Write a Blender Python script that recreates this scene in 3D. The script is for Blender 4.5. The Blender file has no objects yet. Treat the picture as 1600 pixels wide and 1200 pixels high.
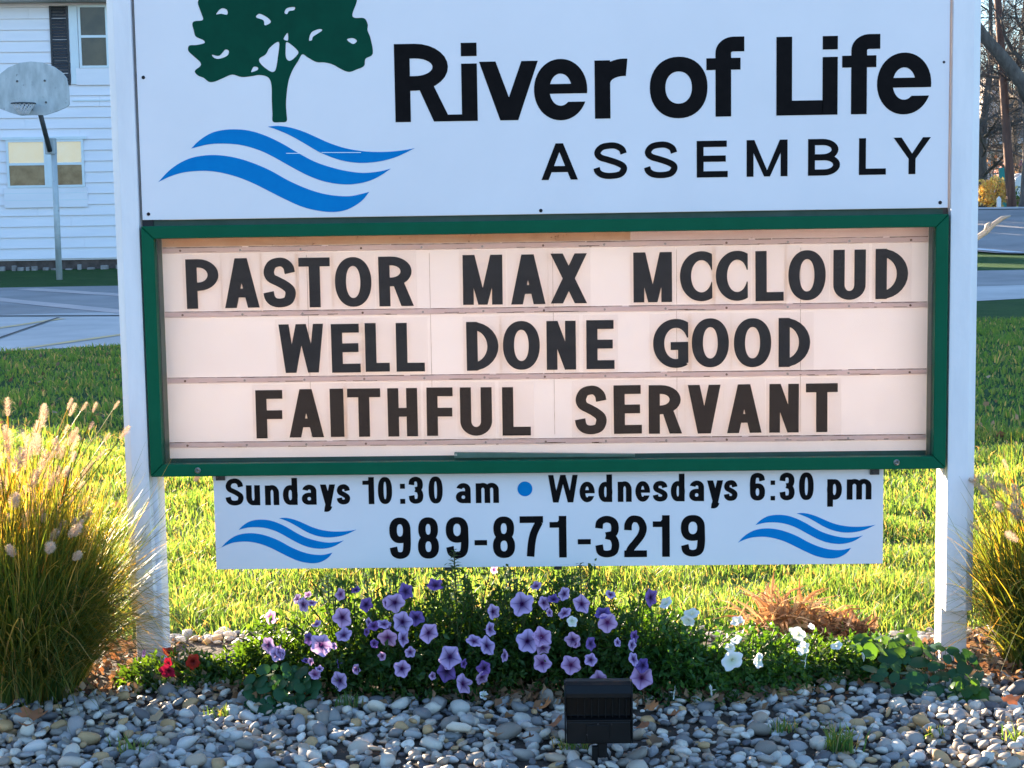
import bpy, math, random
import numpy as np
from mathutils import Vector, Matrix
from mathutils.geometry import delaunay_2d_cdt
random.seed(7); RNG = np.random.default_rng(7)
S = bpy.context.scene; COL = S.collection
# ------------------------------------------------------------------ camera
FPX, PITCH, YAW, ROLL = 2586.5, 0.10895, 0.03203, -0.01567
CAM = np.array([0.06326, -5.02014, 1.44533])
cy_, sy_, cp_, sp_ = math.cos(YAW), math.sin(YAW), math.cos(PITCH), math.sin(PITCH)
CF = np.array([-sy_*cp_, cy_*cp_, -sp_]); _R = np.array([cy_, sy_, 0.0]); _U = np.cross(_R, CF)
CR = _R*math.cos(ROLL)+_U*math.sin(ROLL); CU = -_R*math.sin(ROLL)+_U*math.cos(ROLL)
cam = bpy.data.cameras.new('camera'); camo = bpy.data.objects.new('camera', cam); COL.objects.link(camo)
cam.sensor_width = 36; cam.lens = 36*FPX/1600; cam.clip_start = 0.1; cam.clip_end = 2000
M = Matrix([[CR[i], CU[i], -CF[i], CAM[i]] for i in range(3)]+[[0, 0, 0, 1]])
camo.matrix_world = M; S.camera = camo
S.render.resolution_x, S.render.resolution_y = 1024, 768
# ------------------------------------------------------------------ light
SUN_AZ, SUN_EL = math.radians(-38), math.radians(12.5)
w = bpy.data.worlds.new('World'); S.world = w; w.use_nodes = True
nt = w.node_tree; nt.nodes.clear()
sky = nt.nodes.new('ShaderNodeTexSky'); sky.sky_type = 'NISHITA'; sky.sun_disc = False
sky.sun_elevation = SUN_EL; sky.sun_rotation = SUN_AZ; sky.air_density = 1.0; sky.dust_density = 0.6; sky.ozone_density = 3.5
bg = nt.nodes.new('ShaderNodeBackground'); bg.inputs[1].default_value = 0.09
wo = nt.nodes.new('ShaderNodeOutputWorld'); nt.links.new(sky.outputs[0], bg.inputs[0]); nt.links.new(bg.outputs[0], wo.inputs[0])
sl = bpy.data.lights.new('sun', 'SUN'); sl.energy = 5.0; sl.angle = math.radians(0.5); sl.color = (1.0, 0.80, 0.56)
so = bpy.data.objects.new('sun', sl); COL.objects.link(so)
SUND = Vector((math.sin(SUN_AZ)*math.cos(SUN_EL), math.cos(SUN_AZ)*math.cos(SUN_EL), math.sin(SUN_EL)))
so.rotation_euler = SUND.to_track_quat('Z', 'Y').to_euler(); so.location = (0, 0, 30)
S.view_settings.view_transform = 'Standard'; S.view_settings.look = 'None'
S.view_settings.exposure = 2.75; S.view_settings.gamma = 1
S.view_settings.use_curve_mapping = False
# ------------------------------------------------------------------ helpers
def ray(px, py):
    return CF+CR*(px-800)/FPX-CU*(py-600)/FPX
def onY(px, py, Y):
    d = ray(px, py); t = (Y-CAM[1])/d[1]; return Vector(CAM+t*d)
def smooth(a, b, v):
    t = min(1, max(0, (v-a)/(b-a))); return t*t*(3-2*t)
def gz(x, y):
    return smooth(2.0, 6.0, x)*min(1.0, max(0.0, (y-36.0)/13.0))*1.0 + 0.012*max(0, y-60)*smooth(2., 6., x)
def onG(px, py, dz=0.0):
    d = ray(px, py)
    if d[2] > -0.004: t = 200.0
    else: t = (dz-CAM[2])/d[2]
    lo, hi = 1.0, t*1.02
    for _ in range(60):
        m = (lo+hi)/2; P = CAM+m*d
        if P[2] > gz(P[0], P[1])+dz: lo = m
        else: hi = m
    P = CAM+lo*d; return Vector(P)
def onP(px, py, P0, N):
    d = Vector(ray(px, py)); c = Vector(CAM); t = (Vector(P0)-c).dot(N)/d.dot(N); return c+d*t
def link(o, parent=None):
    COL.objects.link(o)
    if parent is not None: o.parent = parent
    return o
def tag(o, label=None, cat=None, group=None, kind=None):
    if label: o['label'] = label
    if cat: o['category'] = cat
    if group: o['group'] = group
    if kind: o['kind'] = kind
    return o
def empty(name, label, cat, loc=(0, 0, 0), rz=0, group=None):
    o = bpy.data.objects.new(name, None); o.empty_display_size = 0.1
    o.location = loc; o.rotation_euler = (0, 0, rz); link(o)
    return tag(o, label, cat, group)
class MB:
    def __init__(s): s.v = []; s.f = []; s.n = 0; s.c = []
    def add(s, v, f, c=None):
        k = len(s.v); s.v += [tuple(p) for p in v]; s.f += [tuple(i+k for i in q) for q in f]
        if c is not None: s.c += list(c)
        return s
    def box(s, x0, y0, z0, x1, y1, z1):
        return s.add([(x0,y0,z0),(x1,y0,z0),(x1,y1,z0),(x0,y1,z0),(x0,y0,z1),(x1,y0,z1),(x1,y1,z1),(x0,y1,z1)],
                     [(0,3,2,1),(4,5,6,7),(0,1,5,4),(1,2,6,5),(2,3,7,6),(3,0,4,7)])
    def prism(s, pts, y0, y1):          # xz outline extruded along y (ccw seen from -y)
        n = len(pts); v = [(x, y0, z) for x, z in pts]+[(x, y1, z) for x, z in pts]
        return s.add(v, [tuple(range(n)), tuple(range(2*n-1, n-1, -1))]+[(i, n+i, n+(i+1)%n, (i+1)%n) for i in range(n)])
    def prismz(s, pts, z0, z1):
        n = len(pts); v = [(x, y, z0) for x, y in pts]+[(x, y, z1) for x, y in pts]
        return s.add(v, [tuple(range(n-1, -1, -1)), tuple(range(n, 2*n))]+[(i, (i+1)%n, n+(i+1)%n, n+i) for i in range(n)])
    def tube(s, pts, rad, n=8, cap=True):
        pts = [Vector(p) for p in pts]; m = len(pts)
        if not hasattr(rad, '__len__'): rad = [rad]*m
        k = []; up = Vector((0.13, 0.31, 0.94))
        for i, p in enumerate(pts):
            d = (pts[min(i+1, m-1)]-pts[max(i-1, 0)]).normalized()
            a = d.cross(up)
            if a.length < 1e-3: a = d.cross(Vector((1, 0, 0)))
            a.normalize(); b = d.cross(a)
            for j in range(n):
                t = 2*math.pi*j/n; k.append(p+(a*math.cos(t)+b*math.sin(t))*rad[i])
        f = [(i*n+j, i*n+(j+1)%n, (i+1)*n+(j+1)%n, (i+1)*n+j) for i in range(m-1) for j in range(n)]
        if cap: f += [tuple(range(n-1, -1, -1)), tuple((m-1)*n+j for j in range(n))]
        return s.add(k, f)
    def mesh(s, name, mat, smooth_=False):
        me = bpy.data.meshes.new(name); me.from_pydata(s.v, [], s.f); me.update()
        if mat: me.materials.append(mat)
        if smooth_: me.polygons.foreach_set('use_smooth', [True]*len(me.polygons))
        return me
    def build(s, name, mat, parent=None, smooth_=False, bevel=0, kind=None):
        o = bpy.data.objects.new(name, s.mesh(name, mat, smooth_)); link(o, parent)
        if bevel:
            b = o.modifiers.new('bevel', 'BEVEL'); b.width = bevel; b.segments = 2; b.limit_method = 'ANGLE'
        if kind: o['kind'] = kind
        return o
def npmesh(name, V, F, mat, smooth_=False, col=None):
    """V (n,3), F (m,3) arrays"""
    me = bpy.data.meshes.new(name); n = len(V); m = len(F)
    me.vertices.add(n); me.vertices.foreach_set('co', np.asarray(V, dtype=np.float32).ravel())
    me.loops.add(m*3); me.loops.foreach_set('vertex_index', np.asarray(F, dtype=np.int32).ravel())
    me.polygons.add(m); me.polygons.foreach_set('loop_start', np.arange(0, m*3, 3, dtype=np.int32))
    try: me.polygons.foreach_set('loop_total', np.full(m, 3, dtype=np.int32))
    except Exception: pass
    if col is not None:
        ca = me.color_attributes.new('Col', 'FLOAT_COLOR', 'POINT'); ca.data.foreach_set('color', np.asarray(col, dtype=np.float32).ravel())
    me.update(calc_edges=True); me.validate()
    if smooth_: me.polygons.foreach_set('use_smooth', [True]*len(me.polygons))
    if mat: me.materials.append(mat)
    return me
def npobj(name, V, F, mat, parent=None, smooth_=False, kind=None, col=None):
    o = bpy.data.objects.new(name, npmesh(name, V, F, mat, smooth_, col)); link(o, parent)
    if kind: o['kind'] = kind
    return o
def catmull(pts, k=6, closed=False):
    P = [Vector(p) for p in pts]; n = len(P); out = []
    rng = range(n if closed else n-1)
    for i in rng:
        a = P[(i-1) % n] if (closed or i > 0) else P[0]*2-P[1]
        b, c = P[i], P[(i+1) % n]
        d = P[(i+2) % n] if (closed or i < n-2) else P[-1]*2-P[-2]
        for j in range(k):
            t = j/k; out.append(0.5*((2*b)+(c-a)*t+(2*a-5*b+4*c-d)*t*t+(3*b-a-3*c+d)*t**3))
    if not closed: out.append(P[-1])
    return out
# ------------------------------------------------------------------ materials
def newmat(name):
    m = bpy.data.materials.new(name); m.use_nodes = True; t = m.node_tree
    return m, t, t.nodes['Principled BSDF'], t.nodes['Material Output']
def N(t, typ, **kw):
    n = t.nodes.new(typ)
    for k, v in kw.items(): setattr(n, k, v)
    return n
def noise(t, scale, detail=4, rough=0.6, coord='Object', vec_scale=None):
    tc = N(t, 'ShaderNodeTexCoord'); nz = N(t, 'ShaderNodeTexNoise')
    nz.inputs['Scale'].default_value = scale; nz.inputs['Detail'].default_value = detail; nz.inputs['Roughness'].default_value = rough
    if vec_scale:
        mp = N(t, 'ShaderNodeMapping'); mp.inputs['Scale'].default_value = vec_scale
        t.links.new(tc.outputs[coord], mp.inputs[0]); t.links.new(mp.outputs[0], nz.inputs['Vector'])
    else: t.links.new(tc.outputs[coord], nz.inputs['Vector'])
    return nz
def ramp(t, src, stops):
    r = N(t, 'ShaderNodeValToRGB'); e = r.color_ramp.elements
    while len(e) < len(stops): e.new(0.5)
    for i, (p, c) in enumerate(stops): e[i].position = p; e[i].color = tuple(c)+(1,) if len(c) == 3 else c
    t.links.new(src, r.inputs[0]); return r
def mixc(t, fac, a, b, mode='MIX'):
    m = N(t, 'ShaderNodeMix', data_type='RGBA', blend_type=mode)
    for i, v in ((0, fac), (6, a), (7, b)):
        if isinstance(v, (int, float)): m.inputs[i].default_value = v
        elif isinstance(v, tuple): m.inputs[i].default_value = v+(1,) if len(v) == 3 else v
        else: t.links.new(v, m.inputs[i])
    return m.outputs[2]
def bump(t, b, h, strength, dist=0.01):
    n = N(t, 'ShaderNodeBump'); n.inputs['Strength'].default_value = strength; n.inputs['Distance'].default_value = dist
    t.links.new(h, n.inputs['Height']); t.links.new(n.outputs[0], b.inputs['Normal'])
def simple(name, c1, c2=None, rough=0.5, scale=8, bstr=0, bdist=0.003, bscale=None, metallic=0, stops=None, vec_scale=None, spec=0.5, dirt=None, dscale=30, dpos=0.62):
    m, t, b, o = newmat(name)
    b.inputs['Roughness'].default_value = rough; b.inputs['Metallic'].default_value = metallic
    b.inputs['Specular IOR Level'].default_value = spec
    if c2 is None: b.inputs['Base Color'].default_value = tuple(c1)+(1,); out = None
    else:
        nz = noise(t, scale, vec_scale=vec_scale); r = ramp(t, nz.outputs[0], stops or [(0.3, c1), (0.7, c2)]); out = r.outputs[0]
    if dirt:
        nd = noise(t, dscale, 6, 0.7); rd = ramp(t, nd.outputs[0], [(dpos, (0, 0, 0)), (dpos+0.08, (1, 1, 1))])
        out = mixc(t, rd.outputs[0], out if out is not None else tuple(c1), tuple(dirt))
    if out is not None: t.links.new(out, b.inputs['Base Color'])
    if bstr:
        nb = noise(t, bscale or scale*3, 5); bump(t, b, nb.outputs[0], bstr, bdist)
    return m
def foliage(name, cols, transl=0.4, rough=0.5, tcol=(1.35, 1.35, 0.6), island=True):
    """colours per leaf; part of the light passes through"""
    m, t, b, o = newmat(name)
    g = N(t, 'ShaderNodeNewGeometry'); oi = N(t, 'ShaderNodeObjectInfo')
    a = N(t, 'ShaderNodeMath', operation='ADD'); t.links.new(g.outputs['Random Per Island'], a.inputs[0]); t.links.new(oi.outputs['Random'], a.inputs[1])
    fr = N(t, 'ShaderNodeMath', operation='FRACT'); t.links.new(a.outputs[0], fr.inputs[0])
    n = len(cols); r = ramp(t, fr.outputs[0], [(i/max(1, n-1), c) for i, c in enumerate(cols)])
    t.links.new(r.outputs[0], b.inputs['Base Color']); b.inputs['Roughness'].default_value = rough
    b.inputs['Specular IOR Level'].default_value = 0.3
    tr = N(t, 'ShaderNodeBsdfTranslucent'); mc = mixc(t, 1.0, r.outputs[0], tcol, 'MULTIPLY'); t.links.new(mc, tr.inputs[0])
    mx = N(t, 'ShaderNodeMixShader'); mx.inputs[0].default_value = transl
    t.links.new(b.outputs[0], mx.inputs[1]); t.links.new(tr.outputs[0], mx.inputs[2]); t.links.new(mx.outputs[0], o.inputs[0])
    return m
def glassy(name, tint=(1, 1, 1), ior=1.5, rough=0.0, boost=1.0, base=0.0):
    """thin pane: clear straight through, mirror reflection by Fresnel"""
    m, t, b, o = newmat(name); t.nodes.remove(b)
    tr = N(t, 'ShaderNodeBsdfTransparent'); tr.inputs[0].default_value = tint+(1,)
    gl = N(t, 'ShaderNodeBsdfGlossy'); gl.inputs['Roughness'].default_value = rough
    fr = N(t, 'ShaderNodeFresnel'); g = N(t, 'ShaderNodeNewGeometry')
    mr = N(t, 'ShaderNodeMapRange'); mr.inputs[3].default_value = ior; mr.inputs[4].default_value = 1/ior
    t.links.new(g.outputs['Backfacing'], mr.inputs[0]); t.links.new(mr.outputs[0], fr.inputs[0])
    ml = N(t, 'ShaderNodeMath', operation='MULTIPLY_ADD'); t.links.new(fr.outputs[0], ml.inputs[0]); ml.inputs[1].default_value = boost; ml.inputs[2].default_value = base
    mx = N(t, 'ShaderNodeMixShader'); t.links.new(ml.outputs[0], mx.inputs[0]); t.links.new(tr.outputs[0], mx.inputs[1]); t.links.new(gl.outputs[0], mx.inputs[2])
    t.links.new(mx.outputs[0], o.inputs[0]); return m
MT = {}
MT['sign_white'] = simple('sign_white', (0.80, 0.755, 0.80), (0.755, 0.715, 0.76), 0.35, 3, dirt=(0.30, 0.29, 0.30), dscale=120, dpos=0.735)
MT['post_white'] = simple('post_white', (0.84, 0.80, 0.83), (0.74, 0.71, 0.75), 0.5, 6, bstr=0.35, bdist=0.002, bscale=60, vec_scale=(3, 3, 0.6), dirt=(0.46, 0.44, 0.44), dscale=15, dpos=0.675)
MT['post_beige'] = simple('post_beige', (0.42, 0.40, 0.38), (0.30, 0.28, 0.27), 0.7, 9)
MT['green'] = simple('green_paint', (0.0008, 0.088, 0.042), (0.0015, 0.100, 0.050), 0.5, 12, spec=0.10, bstr=0.1, bscale=80)
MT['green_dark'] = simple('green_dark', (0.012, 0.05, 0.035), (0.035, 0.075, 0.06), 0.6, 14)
MT['black_vinyl'] = simple('black_vinyl', (0.004, 0.0032, 0.0042), (0.007, 0.0055, 0.0065), 0.5, 30, spec=0.06)
MT['black_plastic'] = simple('black_plastic', (0.010, 0.010, 0.014), (0.017, 0.016, 0.020), 0.42, 40)
MT['blue_vinyl'] = simple('blue_vinyl', (0.0, 0.18, 0.50), (0.0, 0.21, 0.54), 0.5, 20, spec=0.06)
MT['green_vinyl'] = simple('green_vinyl', (0.001, 0.050, 0.030), (0.001, 0.062, 0.037), 0.5, 20, spec=0.06)
MT['white_vinyl'] = simple('white_vinyl', (0.86, 0.87, 0.9), None, 0.4)
MT['dark_gap'] = simple('dark_gap', (0.02, 0.02, 0.025), None, 0.8)
MT['screw_dark'] = simple('screw_dark', (0.05, 0.045, 0.05), None, 0.4, metallic=0.6)
MT['screw_metal'] = simple('screw_metal', (0.45, 0.43, 0.42), None, 0.35, metallic=0.8)
MT['face'] = simple('board_face', (0.90, 0.84, 0.83), (0.86, 0.795, 0.785), 0.55, 5, bstr=0.1, bscale=20)
def translucent_plastic(m, amt):
    t = m.node_tree; b = t.nodes['Principled BSDF']; o = t.nodes['Material Output']
    tr = N(t, 'ShaderNodeBsdfTranslucent'); l = b.inputs['Base Color'].links
    if l: t.links.new(l[0].from_socket, tr.inputs[0])
    else: tr.inputs[0].default_value = b.inputs['Base Color'].default_value
    mx = N(t, 'ShaderNodeMixShader'); mx.inputs[0].default_value = amt
    t.links.new(b.outputs[0], mx.inputs[1]); t.links.new(tr.outputs[0], mx.inputs[2]); t.links.new(mx.outputs[0], o.inputs[0]); return m
translucent_plastic(MT['face'], 0.41)
MT['face_back'] = translucent_plastic(simple('back_plastic', (0.85, 0.83, 0.80), None, 0.5), 0.7)
MT['rail'] = simple('board_rail', (0.93, 0.86, 0.86), (0.88, 0.80, 0.80), 0.5, 9, dirt=(0.28, 0.20, 0.16), dscale=45, dpos=0.66, vec_scale=(1, 1, 3))
translucent_plastic(MT['rail'], 0.86)
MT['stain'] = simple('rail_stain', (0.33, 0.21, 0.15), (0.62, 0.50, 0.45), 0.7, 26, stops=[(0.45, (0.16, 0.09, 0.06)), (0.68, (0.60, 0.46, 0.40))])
MT['stain_beige'] = translucent_plastic(simple('stained_strip', (0.80, 0.62, 0.44), (0.90, 0.74, 0.58), 0.6, 14, dirt=(0.34, 0.18, 0.09), dscale=30, dpos=0.62), 0.75)
MT['glass'] = glassy('board_glass', (0.97, 0.97, 0.97), 1.5, 0.0, 0.62)
MT['tile'] = glassy('letter_tile', (0.985, 0.98, 0.98), 1.45, 0.08, 0.25, 0.0)
def letter_mat():
    return simple('letter_black', (0.005, 0.0055, 0.009), (0.009, 0.0095, 0.013), 0.4, 25, spec=0.08)
MT['letter'] = letter_mat()
MT['soil'] = simple('soil', (0.030, 0.020, 0.014), (0.075, 0.052, 0.038), 0.95, 18, bstr=0.9, bdist=0.02, bscale=40)
MT['asphalt'] = simple('asphalt', (0.17, 0.16, 0.16), (0.29, 0.27, 0.265), 0.85, 0.55, bstr=0.5, bdist=0.006, bscale=60)
MT['concrete'] = simple('concrete', (0.34, 0.32, 0.31), (0.50, 0.465, 0.44), 0.85, 0.7, bstr=0.4, bdist=0.004, bscale=50)
MT['crack'] = simple('crack', (0.03, 0.03, 0.03), (0.06, 0.06, 0.06), 0.9, 9)
MT['line_yellow'] = simple('line_yellow', (0.62, 0.42, 0.17), (0.45, 0.33, 0.2), 0.8, 4)
MT['line_pale'] = simple('line_pale', (0.52, 0.40, 0.36), (0.36, 0.31, 0.30), 0.8, 1.5)
MT['line_white'] = simple('line_white', (0.62, 0.62, 0.64), (0.5, 0.5, 0.52), 0.8, 2)
def lawnmat():
    m, t, b, o = newmat('lawn')
    n1 = noise(t, 1.3, 5, 0.65); n2 = noise(t, 55, 4, 0.7)
    r1 = ramp(t, n1.outputs[0], [(0.3, (0.030, 0.090, 0.028)), (0.7, (0.055, 0.135, 0.038))])
    r2 = ramp(t, n2.outputs[0], [(0.3, (0.35, 0.35, 0.35)), (0.75, (1.5, 1.5, 1.3))])
    t.links.new(mixc(t, 1.0, r1.outputs[0], r2.outputs[0], 'MULTIPLY'), b.inputs['Base Color'])
    b.inputs['Roughness'].default_value = 0.9; b.inputs['Specular IOR Level'].default_value = 0.1
    bump(t, b, n2.outputs[0], 1.0, 0.05); return m
MT['lawn'] = lawnmat()
MT['blade'] = foliage('grass_blade', [(0.055, 0.165, 0.055), (0.085, 0.200, 0.055), (0.050, 0.15, 0.050), (0.13, 0.22, 0.075), (0.045, 0.13, 0.045), (0.36, 0.31, 0.19)], 0.58, 0.5, (2.9, 1.85, 0.62))
MT['petunia_leaf'] = foliage('petunia_leaf', [(0.022, 0.062, 0.014), (0.040, 0.095, 0.020), (0.030, 0.080, 0.022), (0.055, 0.105, 0.022)], 0.48, 0.45, (3.2, 2.5, 0.4))
MT['bright_leaf'] = foliage('bright_leaf', [(0.035, 0.10, 0.025), (0.05, 0.125, 0.025), (0.028, 0.085, 0.028)], 0.45, 0.4, (3.2, 2.5, 0.4))
MT['blue_leaf'] = foliage('round_leaf', [(0.020, 0.075, 0.030), (0.028, 0.092, 0.036), (0.018, 0.062, 0.026)], 0.3, 0.45, (1.8, 1.6, 0.4))
MT['stem'] = foliage('plant_stem', [(0.05, 0.09, 0.02), (0.08, 0.08, 0.03)], 0.2)
MT['reed'] = foliage('reed_blade', [(0.035, 0.080, 0.030), (0.055, 0.105, 0.028), (0.08, 0.13, 0.028), (0.17, 0.18, 0.05), (0.045, 0.09, 0.03), (0.42, 0.33, 0.15)], 0.58, 0.45, (3.4, 2.2, 0.5))
MT['plume'] = foliage('plume', [(0.62, 0.50, 0.38), (0.72, 0.60, 0.48), (0.52, 0.40, 0.30)], 0.5, 0.8, (1.2, 1.0, 0.85))
MT['dry'] = foliage('dry_leaf', [(0.22, 0.115, 0.06), (0.34, 0.20, 0.11), (0.13, 0.07, 0.045), (0.44, 0.31, 0.19), (0.26, 0.11, 0.05)], 0.3, 0.7, (1.2, 0.95, 0.7))
MT['straw'] = foliage('straw', [(0.50, 0.36, 0.20), (0.34, 0.20, 0.11), (0.60, 0.46, 0.28), (0.24, 0.12, 0.06), (0.42, 0.24, 0.11)], 0.35, 0.7, (1.2, 0.95, 0.7))
MT['dry_orange'] = foliage('dry_leaf_orange', [(0.46, 0.19, 0.07), (0.36, 0.15, 0.07), (0.30, 0.14, 0.08)], 0.25, 0.6, (1.3, 0.8, 0.5))
def petalmat():
    m, t, b, o = newmat('petal'); a = N(t, 'ShaderNodeVertexColor', layer_name='Col')
    oi = N(t, 'ShaderNodeObjectInfo'); hs = N(t, 'ShaderNodeHueSaturation')
    mr = N(t, 'ShaderNodeMapRange'); mr.inputs[3].default_value = 0.485; mr.inputs[4].default_value = 0.535
    t.links.new(oi.outputs['Random'], mr.inputs[0]); t.links.new(mr.outputs[0], hs.inputs['Hue']); t.links.new(a.outputs[0], hs.inputs['Color'])
    t.links.new(hs.outputs[0], b.inputs['Base Color']); b.inputs['Roughness'].default_value = 0.6; b.inputs['Specular IOR Level'].default_value = 0.2
    tr = N(t, 'ShaderNodeBsdfTranslucent'); t.links.new(hs.outputs[0], tr.inputs[0]); mx = N(t, 'ShaderNodeMixShader'); mx.inputs[0].default_value = 0.35
    t.links.new(b.outputs[0], mx.inputs[1]); t.links.new(tr.outputs[0], mx.inputs[2]); t.links.new(mx.outputs[0], o.inputs[0]); return m
MT['petal'] = petalmat()
def stonemat():
    m, t, b, o = newmat('river_stone')
    g = N(t, 'ShaderNodeNewGeometry'); oi = N(t, 'ShaderNodeObjectInfo')
    a = N(t, 'ShaderNodeMath', operation='ADD'); t.links.new(g.outputs['Random Per Island'], a.inputs[0]); t.links.new(oi.outputs['Random'], a.inputs[1])
    fr = N(t, 'ShaderNodeMath', operation='FRACT'); t.links.new(a.outputs[0], fr.inputs[0])
    cols = [(0.46, 0.45, 0.44), (0.17, 0.17, 0.19), (0.36, 0.37, 0.40), (0.52, 0.49, 0.46), (0.25, 0.25, 0.28), (0.10, 0.10, 0.12), (0.34, 0.28, 0.24),
            (0.44, 0.45, 0.49), (0.21, 0.19, 0.18), (0.38, 0.35, 0.33), (0.30, 0.31, 0.34), (0.40, 0.27, 0.15), (0.55, 0.54, 0.54), (0.27, 0.26, 0.27), (0.40, 0.41, 0.42), (0.19, 0.20, 0.22)]
    r = ramp(t, fr.outputs[0], [(i/16, c) for i, c in enumerate(cols)]); r.color_ramp.interpolation = 'CONSTANT'
    nz = noise(t, 60, 6, 0.7); r2 = ramp(t, nz.outputs[0], [(0.3, (0.84, 0.78, 0.68)), (0.7, (1.42, 1.29, 1.12))])
    t.links.new(mixc(t, 1.0, r.outputs[0], r2.outputs[0], 'MULTIPLY'), b.inputs['Base Color']); b.inputs['Roughness'].default_value = 0.62
    b.inputs['Specular IOR Level'].default_value = 0.35
    bump(t, b, nz.outputs[0], 0.25, 0.004); return m
MT['stone'] = stonemat()
MT['siding'] = simple('siding', (0.84, 0.80, 0.84), (0.77, 0.74, 0.79), 0.6, 1.5, vec_scale=(0.5, 1, 3))
MT['trim'] = simple('house_trim', (0.70, 0.76, 0.80), (0.64, 0.70, 0.74), 0.5, 3)
MT['soffit'] = simple('soffit', (0.45, 0.43, 0.38), (0.40, 0.38, 0.34), 0.7, 3)
MT['shingle'] = simple('shingle', (0.06, 0.055, 0.055), (0.11, 0.10, 0.10), 0.9, 4)
MT['shutter'] = simple('shutter', (0.012, 0.012, 0.018), (0.02, 0.02, 0.026), 0.5, 5)
MT['room_dark'] = simple('room_dark', (0.05, 0.035, 0.028), (0.14, 0.09, 0.06), 0.9, 1.6)
MT['room_brown'] = simple('room_brown', (0.22, 0.13, 0.07), (0.50, 0.34, 0.20), 0.9, 3.2)
MT['glowing_blind'] = simple('glowing_blind', (0.96, 0.80, 0.52), (0.98, 0.88, 0.66), 0.8, 3)
_b = MT['glowing_blind'].node_tree.nodes['Principled BSDF']; _b.inputs['Emission Color'].default_value = (1.0, 0.78, 0.50, 1); _b.inputs['Emission Strength'].default_value = 0.05   # added glow stands in for bright reflections at the upper sashes
MT['house_glass'] = glassy('house_glass', (0.9, 0.9, 0.9), 1.5, 0.02, 0.5, 0.0)
MT['found'] = simple('foundation', (0.05, 0.035, 0.03), (0.12, 0.09, 0.08), 0.9, 6)
MT['edging'] = simple('edging', (0.16, 0.14, 0.13), (0.36, 0.34, 0.33), 0.9, 5)
MT['galv'] = simple('galvanised', (0.34, 0.37, 0.38), (0.52, 0.55, 0.56), 0.6, 5, metallic=0.2, bstr=0.2, vec_scale=(1.5, 1, 0.5), dirt=(0.20, 0.20, 0.20), dscale=6, dpos=0.62)
MT['galv_dark'] = simple('dark_steel', (0.05, 0.055, 0.06), (0.10, 0.10, 0.11), 0.5, 8, metallic=0.4)
MT['net'] = simple('net_cord', (0.62, 0.60, 0.60), None, 0.8)
MT['bark'] = simple('bark', (0.075, 0.060, 0.052), (0.15, 0.125, 0.11), 0.95, 7, bstr=0.8, bdist=0.03, bscale=20, vec_scale=(1, 1, 0.3))
MT['twig'] = simple('twig', (0.12, 0.075, 0.055), (0.20, 0.13, 0.10), 0.9, 3)
MT['pole'] = simple('pole_wood', (0.09, 0.045, 0.035), (0.17, 0.09, 0.065), 0.85, 6, vec_scale=(2, 2, 0.3))
MT['wire'] = simple('wire', (0.03, 0.03, 0.03), None, 0.6)
MT['far_wall'] = simple('far_wall', (0.60, 0.50, 0.46), (0.68, 0.58, 0.54), 0.8, 2)
MT['far_roof'] = simple('far_roof', (0.20, 0.14, 0.11), (0.28, 0.20, 0.16), 0.9, 2)
MT['red'] = simple('barn_red', (0.25, 0.03, 0.035), (0.32, 0.05, 0.05), 0.7, 2)
MT['teal'] = simple('teal', (0.01, 0.20, 0.19), (0.015, 0.25, 0.23), 0.6, 2)
MT['white_paint'] = simple('white_paint', (0.74, 0.73, 0.74), (0.66, 0.66, 0.68), 0.3, 2)
MT['yellow_leaf'] = foliage('yellow_leaf', [(0.85, 0.66, 0.16), (0.90, 0.74, 0.28), (0.75, 0.42, 0.18), (0.50, 0.45, 0.12)], 0.35, 0.6, (1.3, 1.1, 0.5))
MT['stick'] = simple('weathered_stick', (0.30, 0.25, 0.20), (0.46, 0.40, 0.33), 0.6, 14, vec_scale=(1, 1, 1))
MT['lamp_black'] = simple('lamp_black', (0.004, 0.004, 0.0045), (0.007, 0.007, 0.008), 0.42, 15, bstr=0.08, bscale=80, spec=0.22)
MT['tyre'] = simple('tyre', (0.02, 0.02, 0.02), None, 0.8)
MT['van_glass'] = simple('van_glass', (0.03, 0.035, 0.04), None, 0.1)
# ------------------------------------------------------------------ lettering (own outlines)
def rect(x0, y0, x1, y1): return [[(x0, y0), (x1, y0), (x1, y1), (x0, y1)]]
def clipx(polys, xc=None, keep='lt', yc=None, ykeep='lt'):
    out = []
    for p in polys:
        for c, ax, kp in ((xc, 0, keep), (yc, 1, ykeep)):
            if c is None or not p: continue
            q = []
            ins = (lambda a: a[ax] <= c) if kp == 'lt' else (lambda a: a[ax] >= c)
            for i in range(len(p)):
                a, b = p[i], p[(i+1) % len(p)]
                if ins(a): q.append(a)
                if ins(a) != ins(b):
                    t = (c-a[ax])/(b[ax]-a[ax]); q.append((a[0]+t*(b[0]-a[0]), a[1]+t*(b[1]-a[1])))
            p = q
        if len(p) >= 3: out.append(p)
    return out
def arc(x0, y0, x1, y1, tx, ty, a0=0, a1=360, n=None, e=2.0):
    """elliptical ring in a box, angle range in degrees; e>2 squarer"""
    cx, cy, rx, ry = (x0+x1)/2, (y0+y1)/2, (x1-x0)/2, (y1-y0)/2
    n = n or max(6, int(abs(a1-a0)/9)); P = []
    def sg(v): return math.copysign(abs(v)**(2/e), v)
    for i in range(n+1):
        a = math.radians(a0+(a1-a0)*i/n); c, s = sg(math.cos(a)), sg(math.sin(a))
        P.append(((cx+rx*c, cy+ry*s), (cx+(rx-tx)*c, cy+(ry-ty)*s)))
    return [[P[i][0], P[i+1][0], P[i+1][1], P[i][1]] for i in range(n)]
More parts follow.
